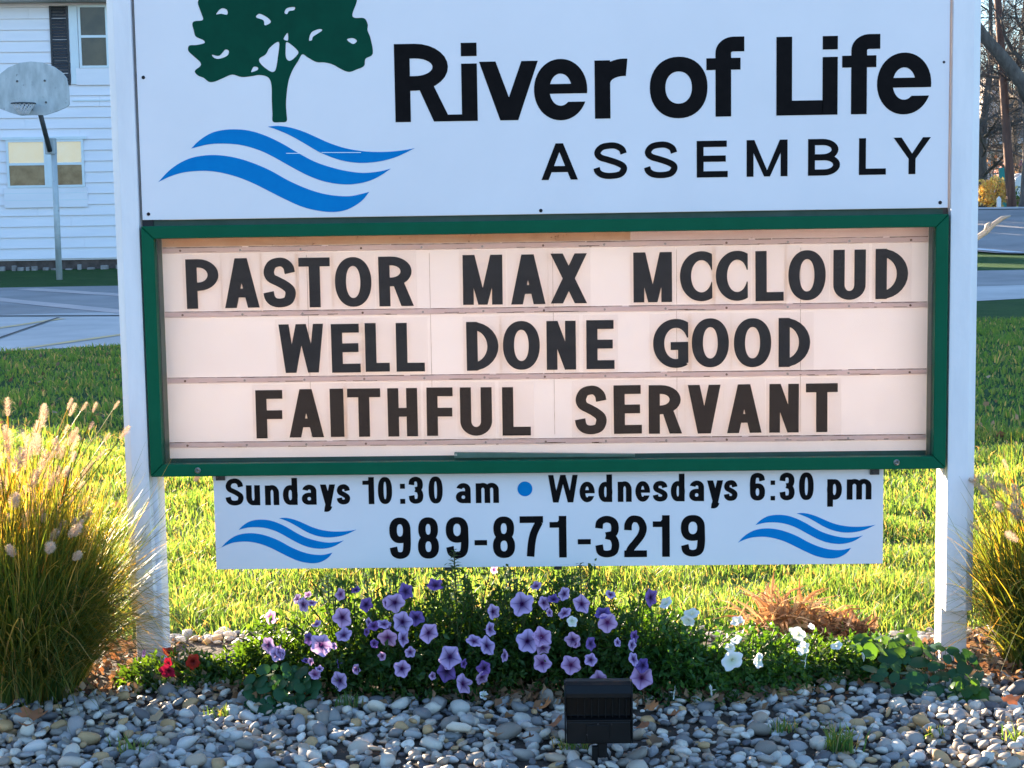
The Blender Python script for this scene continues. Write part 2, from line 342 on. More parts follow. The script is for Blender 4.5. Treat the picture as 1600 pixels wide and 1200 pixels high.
def spl(pts, tv, th, w, h, k=7):
    """brush along a smooth line; points normalised inside the inset box"""
    q = [(tv/2+p[0]*(w-tv), th/2+p[1]*(h-th)) for p in pts]
    C = catmull([(a, b, 0) for a, b in q], k); L = []
    for i, p in enumerate(C):
        d = (C[min(i+1, len(C)-1)]-C[max(i-1, 0)]).normalized()
        t = math.hypot(tv*d.y, th*d.x)/2; L.append(((p.x-d.y*t, p.y+d.x*t), (p.x+d.y*t, p.y-d.x*t)))
    return [[L[i][0], L[i+1][0], L[i+1][1], L[i][1]] for i in range(len(L)-1)]
def bowl(x0, y0, x1, y1, t, th, rf=0.62):
    r = min((x1-x0)*rf, (y1-y0)*0.75); xm = x1-r
    p = rect(x0, y0, xm+0.001, y0+th)+rect(x0, y1-th, xm+0.001, y1)
    return p+arc(xm-r, y0, x1, y1, t, th, -90, 90, 14)
def diag(xb0, xb1, xt0, xt1, y0, y1): return [[(xb0, y0), (xb1, y0), (xt1, y1), (xt0, y1)]]
def glyph(c, w, h, t, th):
    """outline pieces of one character: width w, height h, stem t, bar th"""
    if c == 'I' or c == '|': return rect(0, 0, w, h)
    if c == 'L': return rect(0, 0, t, h)+rect(0, 0, w, th)
    if c == 'E': return rect(0, 0, t, h)+rect(0, 0, w, th)+rect(0, h-th, w*.97, h)+rect(0, h*.51-th/2, w*.94, h*.51+th/2)
    if c == 'F': return rect(0, 0, t, h)+rect(0, h-th, w, h)+rect(0, h*.49-th/2, w*.98, h*.49+th/2)
    if c == 'T': return rect((w-t)/2, 0, (w+t)/2, h)+rect(0, h-th, w, h)
    if c == 'H': return rect(0, 0, t, h)+rect(w-t, 0, w, h)+rect(0, h*.5-th/2, w, h*.5+th/2)
    if c == 'P': return rect(0, 0, t, h)+bowl(0, h*.36 if t > .2*h else h*.42, w, h, t*.98, th*.95)
    if c == 'D': return rect(0, 0, t, h)+bowl(0, 0, w, h, t, th*.9, 0.82)
    if c == 'R':
        yb = h*.40
        return rect(0, 0, t, h)+bowl(0, yb, w*.96, h, t, th)+diag(w-t*1.12, w, w*.38, w*.38+t*1.02, 0, yb+th*.6)
    if c == 'B': return rect(0, 0, t, h)+bowl(0, h*.5-th/2, w*.95, h, t, th)+bowl(0, 0, w, h*.5+th/2, t, th)
    if c == 'A':
        td = t*1.06
        return diag(0, td, w/2-td*.52, w/2+td*.48, 0, h)+diag(w-td, w, w/2-td*.48, w/2+td*.52, 0, h)+rect(w*.22, h*.21, w*.78, h*.21+th)
    if c in 'Vv':
        td = t*1.06
        return diag(w/2-td*.55, w/2+td*.5, 0, td, 0, h)+diag(w/2-td*.5, w/2+td*.55, w-td, w, 0, h)
    if c == 'W':
        td = t*.92; a = w*.255
        return diag(a-td*.55, a+td*.5, 0, td, 0, h)+diag(a-td*.5, a+td*.5, w/2-td*.5, w/2+td*.45, 0, h)+diag(w-a-td*.5, w-a+td*.5, w/2-td*.45, w/2+td*.5, 0, h)+diag(w-a-td*.5, w-a+td*.55, w-td, w, 0, h)
    if c == 'M':
        td = t*.95
        return rect(0, 0, t, h)+rect(w-t, 0, w, h)+diag(w/2-td*.45, w/2+td*.4, t*.15, t*1.12, 0, h)+diag(w/2-td*.4, w/2+td*.45, w-t*1.12, w-t*.15, 0, h)
    if c == 'N': return rect(0, 0, t, h)+rect(w-t, 0, w, h)+diag(w-t*1.05, w-t*.05, t*.05, t*1.05, 0, h)
    if c == 'X':
        td = t*1.1; return diag(0, td, w-td, w, 0, h)+diag(w-td, w, 0, td, 0, h)
    if c == 'Y':
        td = t*1.15; m = h*.42
        return rect((w-t)/2, 0, (w+t)/2, m)+diag((w-t)/2, (w+t)/2, 0, td, m-.001, h)+diag((w-t)/2, (w+t)/2, w-td, w, m-.001, h)
    if c in 'Oo0': return arc(0, 0, w, h, t, th, 0, 360, 44, 2.15 if c != '0' else 2.4)
    if c == 'U': return rect(0, h*.30, t, h)+rect(w-t, h*.30, w, h)+arc(0, 0, w, h*.6, t, th, 180, 360, 20)
    if c == 'C':
        e = w*.34
        return clipx(arc(0, 0, w+e, h, t*1.0, th, 20, 340, 44, 2.05), w)
    if c == 'G':
        e = w*.30
        p = clipx(arc(0, 0, w+e, h, t, th, 20, 180, 24, 2.05), w)
        p += clipx(arc(0, 0, w+e, h, t, th, 180, 300, 20, 2.05), w)
        return p+rect(w-t*.92, h*.10, w, h*.53)+rect(w*.5, h*.53-th*.9, w, h*.53)
    if c in 'Ss':
        return spl([(1.0, .73), (.93, .88), (.72, .985), (.46, 1.0), (.17, .94), (.02, .77), (.12, .62), (.42, .53), (.72, .44), (.96, .33), (1.0, .2), (.86, .05), (.52, 0.0), (.22, .03), (.04, .13), (-.02, .27)], t*.95, th, w, h, 5)
    if c == 'e':
        y = h*.436
        p = arc(0, 0, w, h, t, th, 0, 270, 34, 2.05)+clipx(arc(0, 0, w, h, t, th, 270, 350, 14, 2.05), yc=h*.30)+clipx(arc(0, 0, w, h, t, th, -14, 0, 3, 2.05), yc=y, ykeep='gt')
        return p+rect(t*.6, y, w*.992, y+th*.66)
    if c == 'i': return rect(0, 0, w, h*.735)+rect(0, h*.83, w, h)
    if c == 'r': return rect(0, 0, t, h*.985)+arc(0, h-w*1.3, w*1.62, h*1.01, t, th*1.18, 84, 180, 14)
    if c == 'f':
        s = w*.24; x = h*.735
        return rect(s, 0, s+t, h*.8)+arc(s, h*.8-(w-s)*.55, s+(w-s)*1.25, h, t, th, 90, 180, 10)+rect(s+(w-s)*.6, h-th, w*1.0, h)+rect(0, x-th*.8, w*.9, x)
    if c == 'n': return rect(0, 0, t, h*.98)+arc(0, h*.2, w, h, t, th, 0, 150, 16)+rect(w-t, 0, w, h*.62)
    if c == 'm':
        a = (w+t)/2
        return rect(0, 0, t, h*.98)+arc(0, h*.3, a, h, t, th, 0, 150, 14)+rect(a-t, 0, a, h*.66)+arc(a-t, h*.3, w, h, t, th, 0, 150, 14)+rect(w-t, 0, w, h*.66)
    if c == 'u': return rect(w-t, 0, w, h)+arc(0, 0, w, h*.8, t, th, 180, 330, 16)+rect(0, h*.38, t, h)
    if c == 'd': return rect(w-t, 0, w, h)+arc(0, 0, w*1.02, h*.735, t, th, 0, 360, 30, 2.2)
    if c == 'p': return rect(0, 0, t, h)+arc(-.02*w, h*.25, w, h, t, th, 0, 360, 30, 2.2)
    if c == 'a':
        return rect(w-t, 0, w, h*.7)+arc(.03*w, h*.35, w, h, t, th, 0, 165, 18)+arc(0, 0, w*1.0, h*.60, t, th*.9, 20, 345, 26, 2.2)
    if c == 'y':
        yt = h*.27
        return [[(0, h), (t*1.05, h), (w/2+t*.62, yt+th*.3), (w/2-t*.45, yt-th*.1)], [(w-t*1.05, h), (w, h), (w/2+t*.45, th*.9), (w/2-t*.6, th*.9)]]+spl([(.66, .16), (.55, .05), (.38, 0.0), (.12, .01)], t, th, w, h, 5)
    if c == '1': return rect(w-t, 0, w, h)+[[(0, h*.72), (w-t*.6, h*.72), (w-t*.6, h*.72+th*.85), (0, h*.72+th*.85)]]+[[(w-t, h*.78), (w-t*.2, h), (w-t*.55, h), (w-t*1.25, h*.84)]]
    if c == '2': return rect(0, 0, w, th)+spl([(0.0, .68), (.04, .86), (.25, .985), (.5, 1.0), (.8, .95), (1.0, .76), (.9, .55), (.55, .34), (.22, .17), (.06, 0.02)], t, th, w, h, 6)
    if c == '3': return spl([(.0, .74), (.08, .92), (.46, 1.0), (.86, .93), (.98, .75), (.86, .58), (.42, .53)], t, th, w, h, 6)+spl([(.42, .53), (.84, .46), (1.0, .27), (.88, .06), (.46, 0.0), (.1, .06), (.0, .26)], t, th, w, h, 6)
    if c == '6': return arc(0, 0, w, h*.62, t, th, 0, 360, 34, 2.3)+spl([(1.0, .76), (.88, .94), (.5, 1.0), (.12, .93), (.0, .7), (.0, .3)], t, th, w, h, 7)
    if c == '9': return arc(0, h*.38, w, h, t, th, 0, 360, 34, 2.3)+spl([(0.0, .24), (.12, .06), (.5, 0.0), (.88, .07), (1.0, .3), (1.0, .7)], t, th, w, h, 7)
    if c == '8': return arc(w*.03, h*.5-th*.5, w*.97, h, t*.98, th, 0, 360, 34, 2.3)+arc(0, 0, w, h*.5+th*.5, t, th, 0, 360, 34, 2.3)
    if c == '7': return rect(0, h-th, w, h)+spl([(1.0, .93), (.66, .62), (.5, .32), (.42, -.06)], t*1.0, th, w, h, 5)
    if c == ':': return rect(0, 0, w, w)+rect(0, h*.56, w, h*.56+w)
    if c == '-': return rect(0, 0, w, h)
    return rect(0, 0, w, h)
def union(polys, holes=()):
    V = []; F = []; Ed = []
    for p in polys:
        k = len(V); V += [Vector((a, b)) for a, b in p]; 
        ar = sum(p[i][0]*p[(i+1) % len(p)][1]-p[(i+1) % len(p)][0]*p[i][1] for i in range(len(p)))
        idx = list(range(k, k+len(p))); F.append(idx if ar > 0 else idx[::-1])
    for p in holes:
        k = len(V); V += [Vector((a, b)) for a, b in p]; Ed += [(k+i, k+(i+1) % len(p)) for i in range(len(p))]
    r = delaunay_2d_cdt(V, Ed, F, 1, 1e-6)
    def inside(x, y, p):
        c = False
        for i in range(len(p)):
            (xa, ya), (xb, yb) = p[i], p[i-1]
            if (ya > y) != (yb > y) and x < (xb-xa)*(y-ya)/(yb-ya)+xa: c = not c
        return c
    vs = [(v.x, v.y) for v in r[0]]; fs = []
    for f in r[2]:
        cx = sum(vs[i][0] for i in f)/3; cy = sum(vs[i][1] for i in f)/3
        if holes and any(inside(cx, cy, h) for h in holes): continue
        if not any(inside(cx, cy, p) for p in polys): continue
        fs.append(tuple(f))
    return vs, fs
def flat(vs, fs, x0, z0, yf, yb, s=1.0):
    """2D triangles -> slab facing -y with side walls"""
    n = len(vs); V = [(x0+a*s, yf, z0+b*s) for a, b in vs]+[(x0+a*s, yb, z0+b*s) for a, b in vs]
    F = []; cnt = {}
    for f in fs:
        ar = sum(vs[f[i]][0]*vs[f[(i+1) % 3]][1]-vs[f[(i+1) % 3]][0]*vs[f[i]][1] for i in range(3))
        f = f if ar > 0 else f[::-1]; F.append(f)
        for i in range(3): cnt[(f[i], f[(i+1) % 3])] = 1
    W = [(b, a, a+n, b+n) for (a, b) in cnt if (b, a) not in cnt]
    return V, F+W
GC = {}
def put_glyph(c, x0, z0, w, h, t, th, yf, yb, name, mat, parent, outline=0, ymat=None):
    k = (c, round(w, 3), round(h, 3), round(t, 4))
    if k not in GC: GC[k] = union(glyph(c, w/h, 1.0, t/h, th/h))
    vs, fs = GC[k]; V, F = flat(vs, fs, 0, 0, yf, yb, h)
    me = bpy.data.meshes.new(name); me.from_pydata(V, [], F); me.update(); me.materials.append(mat)
    o = bpy.data.objects.new(name, me); o.location = (x0, 0, z0); link(o, parent); return o
# ================================================================== GROUND AND ROADS
def gridsheet(name, pts, mat, dz, kind='structure', parent=None, sub=1):
    """polygon given as a left edge and right edge list (quads), following the ground"""
    a, b = pts; V = []; F = []
    n = len(a); K = 6
    for i in range(n):
        for j in range(K+1):
            x = a[i][0]+(b[i][0]-a[i][0])*j/K; y = a[i][1]+(b[i][1]-a[i][1])*j/K
            V.append((x, y, gz(x, y)+dz))
    for i in range(n-1):
        for j in range(K):
            q = i*(K+1)+j; F.append((q, q+1, q+K+2, q+K+1))
    m = MB(); m.add(V, F); o = m.build(name, mat, parent, True)
    if kind: o['kind'] = kind
    return o
xs = sorted(set([-900, -300, -120, -60, -30, -15, -8, -4, -2, 0]+[i*0.5 for i in range(2, 26)]+[15, 20, 30, 45, 60, 120, 300, 900]))
ys = sorted(set([-900, -300, -100, -40, -20, -10, -5, 0, 5, 10, 20, 30, 34]+[36+i for i in range(0, 16)]+[55, 60, 70, 90, 120, 200, 400, 900]))
m = MB(); V = [(x, y, gz(x, min(y, 200))) for y in ys for x in xs]; nx = len(xs)
F = [(j*nx+i, j*nx+i+1, (j+1)*nx+i+1, (j+1)*nx+i) for j in range(len(ys)-1) for i in range(nx-1)]
m.add(V, F); ground = tag(m.build('ground', MT['lawn'], None, True), 'wide green lawn around the church sign', None, None, 'structure')
def P2(px, py): p = onG(px, py); return (p.x, p.y)
def lerp2(a, b, t): return (a[0]+(b[0]-a[0])*t, a[1]+(b[1]-a[1])*t)
nl, nr = P2(0, 550), P2(1600, 467); cb_l, cb_r = P2(0, 493), P2(1600, 446); fl, fr_ = P2(0, 450), P2(1600, 422)
def ext(a, b): return (lerp2(a, b, -3), lerp2(a, b, 4))
e0, e1 = ext(nl, nr); c0, c1 = ext(cb_l, cb_r); f0, f1 = ext(fl, fr_)
f0 = (f0[0], min(f0[1], f0[1])); 
def band(name, A, B, mat, dz):
    K = 40
    return gridsheet(name, ([lerp2(A[0], A[1], i/K) for i in range(K+1)], [lerp2(B[0], B[1], i/K) for i in range(K+1)]), mat, dz)
band('parking_pavement', (e0, e1), (c0, c1), MT['concrete'], 0.006)
band('driveway', (c0, c1), (f0, f1), MT['asphalt'], 0.004+0.002)
def strip(name, p, q, wd, mat, dz, label=None):
    a, b = Vector(onG(*p)), Vector(onG(*q)); d = (b-a).normalized(); s = Vector((-d.y, d.x, 0))*wd/2; m = MB(); n = 8
    rng = random.Random(int(p[0]*7+p[1])); V = []
    for i in range(n+1):
        c = a.lerp(b, i/n); j = 1+rng.uniform(-.15, .15)
        for sg in (1, -1): x, y = c.x+s.x*sg*j, c.y+s.y*sg*j; V.append((x, y, gz(x, y)+dz))
    m.add(V, [(2*i, 2*i+2, 2*i+3, 2*i+1) for i in range(n)]); o = m.build(name, mat); o['kind'] = 'structure'; return o
strip('pavement_line', (-40, 474-9), (230, 492), 0.42, MT['line_pale'], 0.011)  # long pale strip laid across the asphalt
strip('pavement_line', (40, 452), (230, 464.5), 0.42, MT['line_pale'], 0.011)
strip('pavement_line', (-30, 518), (95, 499), 0.14, MT['line_yellow'], 0.011)  # narrow yellow strip laid across the paving
strip('pavement_line', (15, 549), (230, 518), 0.14, MT['line_yellow'], 0.011)
strip('pavement_crack', (-20, 536), (92, 497), 0.05, MT['crack'], 0.0135)
strip('pavement_crack', (-60, 495), (250, 494), 0.16, MT['crack'], 0.0135)
# the street behind on the right
ra0, ra1 = P2(1480, 391), P2(1600, 398.5); rb0, rb1 = P2(1480, 343), P2(1600, 340)
A = (lerp2(ra0, ra1, -1.2), lerp2(ra0, ra1, 5)); Bq = ((ra0[0]-4, 48.5), (ra0[0]+46, 47.8))
band('street', A, Bq, MT['asphalt'], 0.04)
Ks = (lerp2(A[0], A[1], 0), A[1]); off = 0.30
band('street_edge_line', ((A[0][0], A[0][1]+.25), (A[1][0], A[1][1]+.25)), ((A[0][0], A[0][1]+.75), (A[1][0], A[1][1]+.75)), MT['line_white'], 0.055)
band('far_pavement', ((Bq[0][0], Bq[0][1]+0.02), (Bq[1][0], Bq[1][1]+0.02)), ((Bq[0][0], Bq[0][1]+2.2), (Bq[1][0], Bq[1][1]+2.2)), MT['concrete'], 0.06)
# road behind the photographer, mirrored faintly in the board's pane
gridsheet('near_street', ([(-90, -9.2), (90, -9.2)], [(-90, -75), (90, -75)]), MT['asphalt'], 0.006)
gridsheet('near_gravel_shoulder', ([(-60, -5.2), (60, -5.2)], [(-60, -9.2), (60, -9.2)]), simple('tan_gravel', (0.26, 0.17, 0.11), (0.38, 0.27, 0.18), 0.9, 6), 0.005)
# planting bed soil
m = MB(); K = 30
edge = [(-2.6+5.2*i/K) for i in range(K+1)]
V = []
for i, x in enumerate(edge): V += [(x, -3.2, 0.004), (x, 0.40+0.05*math.sin(x*5)+0.03*math.sin(x*13), 0.004)]
m.add(V, [(2*i, 2*i+2, 2*i+3, 2*i+1) for i in range(K)]); tag(m.build('planting_bed', MT['soil']), 'dark soil bed under the sign', None, None, 'structure')
# ================================================================== CHURCH SIGN
sign = empty('church_sign', 'white two-post church sign with a green framed message board and printed panels above and below', 'sign')
W2 = 1.22; ZB, ZT = 0.62, 1.392            # message cabinet door
def post(front_x0, front_x1, chamf, rear_x0, rear_x1, lab):
    m = MB(); m.box(rear_x0, 0.058, -0.3, rear_x1, 0.147, 2.75)
    p = m.build('post', MT['post_white'], sign, bevel=0.004); p['label'] = lab
    ch = 0.024
    pts = ([(front_x0, 0.056), (front_x0, 0.012+ch*.8), (front_x0+ch, 0.012), (front_x1, 0.012), (front_x1, 0.056)] if chamf < 0 else
           [(front_x0, 0.056), (front_x0, 0.012), (front_x1-ch, 0.012), (front_x1, 0.012+ch*.8), (front_x1, 0.056)])
    m = MB(); m.prismz(pts[::-1] if False else pts, 0.172, 2.75); m.build('front_board', MT['post_white'], p, bevel=0.002)
    return p
xl0 = onY(195, 763, 0.012).x; xl1 = onY(208, 120, 0.012).x
xr0 = onY(1479, 850, 0.012).x; xr1 = onY(1523, 850, 0.012).x
post(xl0, xl1, -1, onY(212, 980, 0.058).x, onY(252, 900, 0.058).x, 'left white post half hidden by ornamental grass')
post(xr0, xr1, 1, onY(1470, 980, 0.058).x, onY(1511, 980, 0.058).x, 'right white post with its sunlit inner face')
# --- top panel
tp = empty('top_panel', None, None); tp.parent = sign; del_keys = [k for k in ('label', 'category') if k in tp]
for k in del_keys: del tp[k]
YP = 0.022
TL = onY(222.5, 342.5, YP); TR = onY(1481, 326, YP); zt0 = (TL.z+TR.z)/2
m = MB(); m.box(TL.x, YP, zt0, TR.x, YP+0.006, 2.7); m.build('panel_sheet', MT['sign_white'], tp, bevel=0.0012)
# recessed frame rails behind the panel
m = MB(); m.box(xl1+0.001, 0.034, zt0-0.04, TL.x-0.0035, 0.07, 2.72); m.build('backing_frame', MT['post_beige'], tp)
m = MB(); m.box(TL.x-.003, 0.030, zt0-0.04, TL.x+0.03, 0.07, 2.72); m.build('backing_frame', MT['dark_gap'], tp)
m = MB(); m.box(TR.x-0.02, 0.05, zt0-0.04, xr0-0.001, 0.07, 2.72)
m.build('backing_frame', MT['screw_dark'], tp)
m = MB(); m.box(TL.x+.031, 0.0295, zt0+0.002, TR.x-.021, 0.045, 2.70); m.build('backing_board', MT['dark_gap'], tp)
def screw(px, py, Y, r, mat, parent, name='screw', ring=None):
    p = onY(px, py, Y); m = MB()
    n = 14; v = []
    for k, (rr, yy) in enumerate(((r, 0), (r*.92, -r*.35), (r*.5, -r*.55))):
        for j in range(n): a = 2*math.pi*j/n; v.append((math.cos(a)*rr, yy, math.sin(a)*rr))
    f = [(i*n+(j+1) % n, i*n+j, (i+1)*n+j, (i+1)*n+(j+1) % n) for i in range(2) for j in range(n)]+[tuple(2*n+j for j in range(n))[::1]]
    m.add(v, f); o = m.build(name, mat, parent, True); o.location = (p.x, Y, p.z); return o
for (px, py) in ((224, 121), (232, 334.5), (845, 329), (1475, 97), (1469, 316.5)):
    screw(px, py, YP-0.0002, 0.0055 if px < 1460 or py > 200 else 0.004, MT['screw_dark'], tp)
# printed words: (char, x0px, x1px) on a baseline
def word(chars, pyb0, pyb1, pyt, Y, t, th, mat, parent, name, zfix=None, x_of=None, lower=()):
    """chars: list (c, px0, px1[, z0 factor, height factor]) ; pyb0/1 = baseline pixel at first and last char"""
    xa, xb = chars[0][1], chars[-1][2]
    A_ = onY(xa, pyb0, Y); B_ = onY(xb, pyb1, Y); zb = (A_.z+B_.z)/2
    T_ = onY(xa, pyt, Y); H = T_.z-A_.z; out = []
    for q in chars:
        c, p0, p1 = q[:3]; zf = q[3] if len(q) > 3 else 0; hf = q[4] if len(q) > 4 else 1
        pm = pyb0+(pyb1-pyb0)*((p0+p1)/2-xa)/max(1, xb-xa)-6
        X0 = onY(p0, pm, Y).x; X1 = onY(p1, pm, Y).x
        tt = (X1-X0) if c in '|' else t
        o = put_glyph(c, X0, zb+zf*H, X1-X0, H*hf, tt, th, Y-0.0012, Y-0.0001, name, mat, parent); out.append(o)
    return zb, H
K_ = MT['black_vinyl']; XH = 0.755
word([('R', 618, 705), ('i', 722, 746.5), ('v', 750, 841.5, 0, XH), ('e', 835, 918, -.012, XH+.03), ('r', 929.7, 987, 0, XH), ('o', 1015.6, 1105.6, -.012, XH+.03), ('f', 1103.9, 1163, 0, 1.015),
      ('L', 1213, 1286), ('i', 1285, 1308.5), ('f', 1315.5, 1374.5, 0, 1.015), ('e', 1370, 1454.5, -.012, XH+.03)], 191, 176.5, 69, YP, 0.0465, 0.0435, K_, tp, 'printed_letter')
# join strokes of the R and i at their feet
za = onY(620, 191, YP); zz = (za.z+onY(1454, 176.5, YP).z)/2
m = MB(); x0, x1 = onY(702, 190, YP).x, onY(723, 190, YP).x
m.add([(x0-.02, YP-.00125, zz+.0002), (x1+.004, YP-.00125, zz+.0002), (x1+.004, YP-.00125, zz+.02), (x0-.02, YP-.00125, zz+.02)], [(0, 1, 2, 3)])
m.build('printed_join', K_, tp)
word([('A', 846, 903), ('S', 928, 979.7), ('S', 1006.9, 1058.4), ('E', 1088.7, 1137), ('M', 1166.6, 1230.4), ('B', 1262.5, 1312.4), ('L', 1342, 1384), ('Y', 1395.8, 1453.9)],
     281.5, 271.5, 224.5, YP, 0.0205, 0.0185, K_, tp, 'printed_letter')
def zs(pts, k=3): return [(p.x, p.y) for p in catmull([(a, b, 0) for a, b in pts], k, True)]
def outline(pts, sc=3.158, ox=200, oy=0): return [(ox+u/sc, oy+v/sc) for u, v in pts]
waves = [
 ([(690,625),(740,621),(800,629),(870,651),(940,682),(1000,708),(1080,733),(1180,748),(1280,749),(1360,741),(1415,731)], [(1330,772),(1250,795),(1160,804),(1080,797),(1010,778),(940,748),(870,707),(800,668),(740,642)]),
 ([(312,733),(350,695),(400,662),(450,645),(520,638),(600,645),(680,670),(760,708),(840,755),(920,797),(1000,825),(1080,844),(1160,853),(1240,846),(1297,832)], [(1240,870),(1180,896),(1110,909),(1040,908),(960,893),(880,862),(800,820),(720,775),(650,742),(570,718),(490,709),(400,712)]),
 ([(150,898),(200,845),(250,808),(310,780),(380,767),(450,766),(530,778),(610,802),(700,840),(790,890),(880,930),(960,955),(1040,967),(1110,966),(1190,947)], [(1160,985),(1120,1015),(1070,1038),(1010,1046),(940,1040),(860,1020),(780,985),(700,945),(620,905),(540,873),(450,850),(370,843),(280,850),(210,870)])]
def wave_polys():
    out = []
    for top, bot in waves:
        a = catmull([(u, v, 0) for u, v in top], 4); b = catmull([(u, v, 0) for u, v in [top[-1]]+bot+[top[0]]], 4)
        out.append([(p.x, p.y) for p in a+b[1:-1]])
    return out
def to_plane(poly, Y, sx, sy, ox, oy):
    P = [onY(ox+u*sx, oy+v*sy, Y) for u, v in poly]; return [(p.x, p.z) for p in P]
def emblem(polys, Y, mat, parent, name, sx=1/3.158, sy=1/3.158, ox=200, oy=0, holes=(), depth=0.0012):
    for poly in polys:
        pl = to_plane(poly, Y, sx, sy, ox, oy); hl = [to_plane(h, Y, sx, sy, ox, oy) for h in holes]
        c = (sum(p[0] for p in pl)/len(pl), sum(p[1] for p in pl)/len(pl))
        pl = [((a-c[0])*4, (b-c[1])*4) for a, b in pl]; hl = [[((a-c[0])*4, (b-c[1])*4) for a, b in h] for h in hl]
        vs, fs = union([pl], hl); V, F = flat([(a/4, b/4) for a, b in vs], fs, 0, 0, Y-depth, Y-0.0001)
        m = MB(); m.add(V, F); o = m.build(name, mat, parent); o.location = (c[0], 0, c[1])
emblem(wave_polys(), YP, MT['blue_vinyl'], tp, 'printed_wave')
# thin scratch in the blue vinyl
for (u0, u1, v) in ((780, 868, 758), (955, 1150, 754)):
    a = onY(200+u0/3.158, v/3.158, YP-.0013); b = onY(200+u1/3.158, v/3.158, YP-.0013)
    m = MB(); m.add([(a.x, YP-.0014, a.z), (b.x, YP-.0014, b.z), (b.x, YP-.0014, b.z+.0018), (a.x, YP-.0014, a.z+.0018)], [(0, 1, 2, 3)]); m.build('scratch', MT['white_vinyl'], tp)
tree_o = [(715,600),(713,560),(710,500),(708,420),(692,382),(650,370),(610,376),(560,380),(515,368),(470,385),(430,402),(400,404),(375,385),(345,372),(330,350),(358,325),(355,305),(322,275),(298,250),(303,225),(340,222),(378,212),(370,197),(335,180),(325,150),(318,120),(328,105),(370,98),(360,60),(345,12),(358,-30),(330,-80),(370,-140),(430,-160),(460,-230),(560,-260),(640,-330),(760,-340),(850,-300),(930,-260),(1010,-230),(1050,-150),(1110,-100),(1130,-40),(1128,10),(1107,70),(1120,88),(1165,90),(1183,120),(1182,150),(1197,190),(1208,265),(1172,290),(1165,325),(1130,342),(1090,355),(1050,340),(1010,318),(970,308),(930,306),(890,285),(860,268),(840,300),(810,350),(790,410),(780,500),(782,560),(783,598),(750,603)]
tree_h = [[(435,70),(460,42),(488,48),(490,72),(460,68)],[(632,85),(650,68),(690,88),(705,110),(675,125),(668,100)],[(772,62),(785,40),(822,35),(820,50),(795,55),(785,70)],[(415,270),(450,275),(480,245),(498,252),(490,275),(450,290),(425,285)],[(768,190),(788,162),(790,198),(780,200)],[(745,207),(740,280),(730,340),(715,355),(690,345),(655,315),(648,290),(680,268),(700,235)],[(785,207),(838,250),(832,275),(800,300),(780,285),(778,240)],[(608,352),(620,330),(640,332),(640,345),(612,356)],[(893,198),(905,160),(945,143),(957,152),(915,180),(908,198)],[(1080,195),(1110,188),(1130,202),(1110,217)]]
emblem([zs(tree_o, 4)], YP, MT['green_vinyl'], tp, 'printed_tree', holes=[zs(h, 4) for h in tree_h])
# --- message cabinet
cab = empty('message_cabinet', None, None); cab.parent = sign
FB = 0.0385
def bar(name, pts, y0, y1, mat, parent, bevel=0.003):
    m = MB(); m.prism(pts, y0, y1); return m.build(name, mat, parent, bevel=bevel)
g = 0.0006
xL, xR = -W2, W2
bar('frame_bar', [(xL, ZT), (xL+FB, ZT-FB), (xR-FB, ZT-FB), (xR, ZT)], 0, 0.035, MT['green'], cab)
bar('frame_bar', [(xL, ZB), (xR, ZB), (xR-FB, ZB+FB), (xL+FB, ZB+FB)], 0, 0.035, MT['green'], cab)
bar('frame_bar', [(xL, ZB+g*2), (xL+FB-g, ZB+FB+g), (xL+FB-g, ZT-FB-g), (xL, ZT-g*2)], 0, 0.035, MT['green'], cab)
bar('frame_bar', [(xR, ZB+g*2), (xR, ZT-g*2), (xR-FB+g, ZT-FB-g), (xR-FB+g, ZB+FB+g)], 0, 0.035, MT['green'], cab)
# cabinet body behind the door: four sides and back
m = MB(); d0, d1 = 0.0365, 0.05
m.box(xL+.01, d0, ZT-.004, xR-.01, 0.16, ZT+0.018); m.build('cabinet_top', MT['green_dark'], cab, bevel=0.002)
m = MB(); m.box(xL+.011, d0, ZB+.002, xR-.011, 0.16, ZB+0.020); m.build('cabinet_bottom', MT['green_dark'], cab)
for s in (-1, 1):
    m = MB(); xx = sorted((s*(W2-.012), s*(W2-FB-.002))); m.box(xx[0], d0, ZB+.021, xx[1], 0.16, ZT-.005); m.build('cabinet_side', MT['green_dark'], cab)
m = MB(); m.box(xL+FB+.003, 0.155, ZB+.021, xR-FB-.003, 0.159, ZT-.0055); m.build('cabinet_back', MT['face_back'], cab)
YF = 0.088
m = MB(); m.box(xL+FB+.003, YF, ZB+.021, xR-FB-.003, YF+.003, ZT-.0055); m.build('board_face', MT['face'], cab)
# inner gasket strips
for s in (-1, 1):
    m = MB(); xx = sorted((s*(W2-FB-.0005), s*(W2-FB+.007-.0))); 
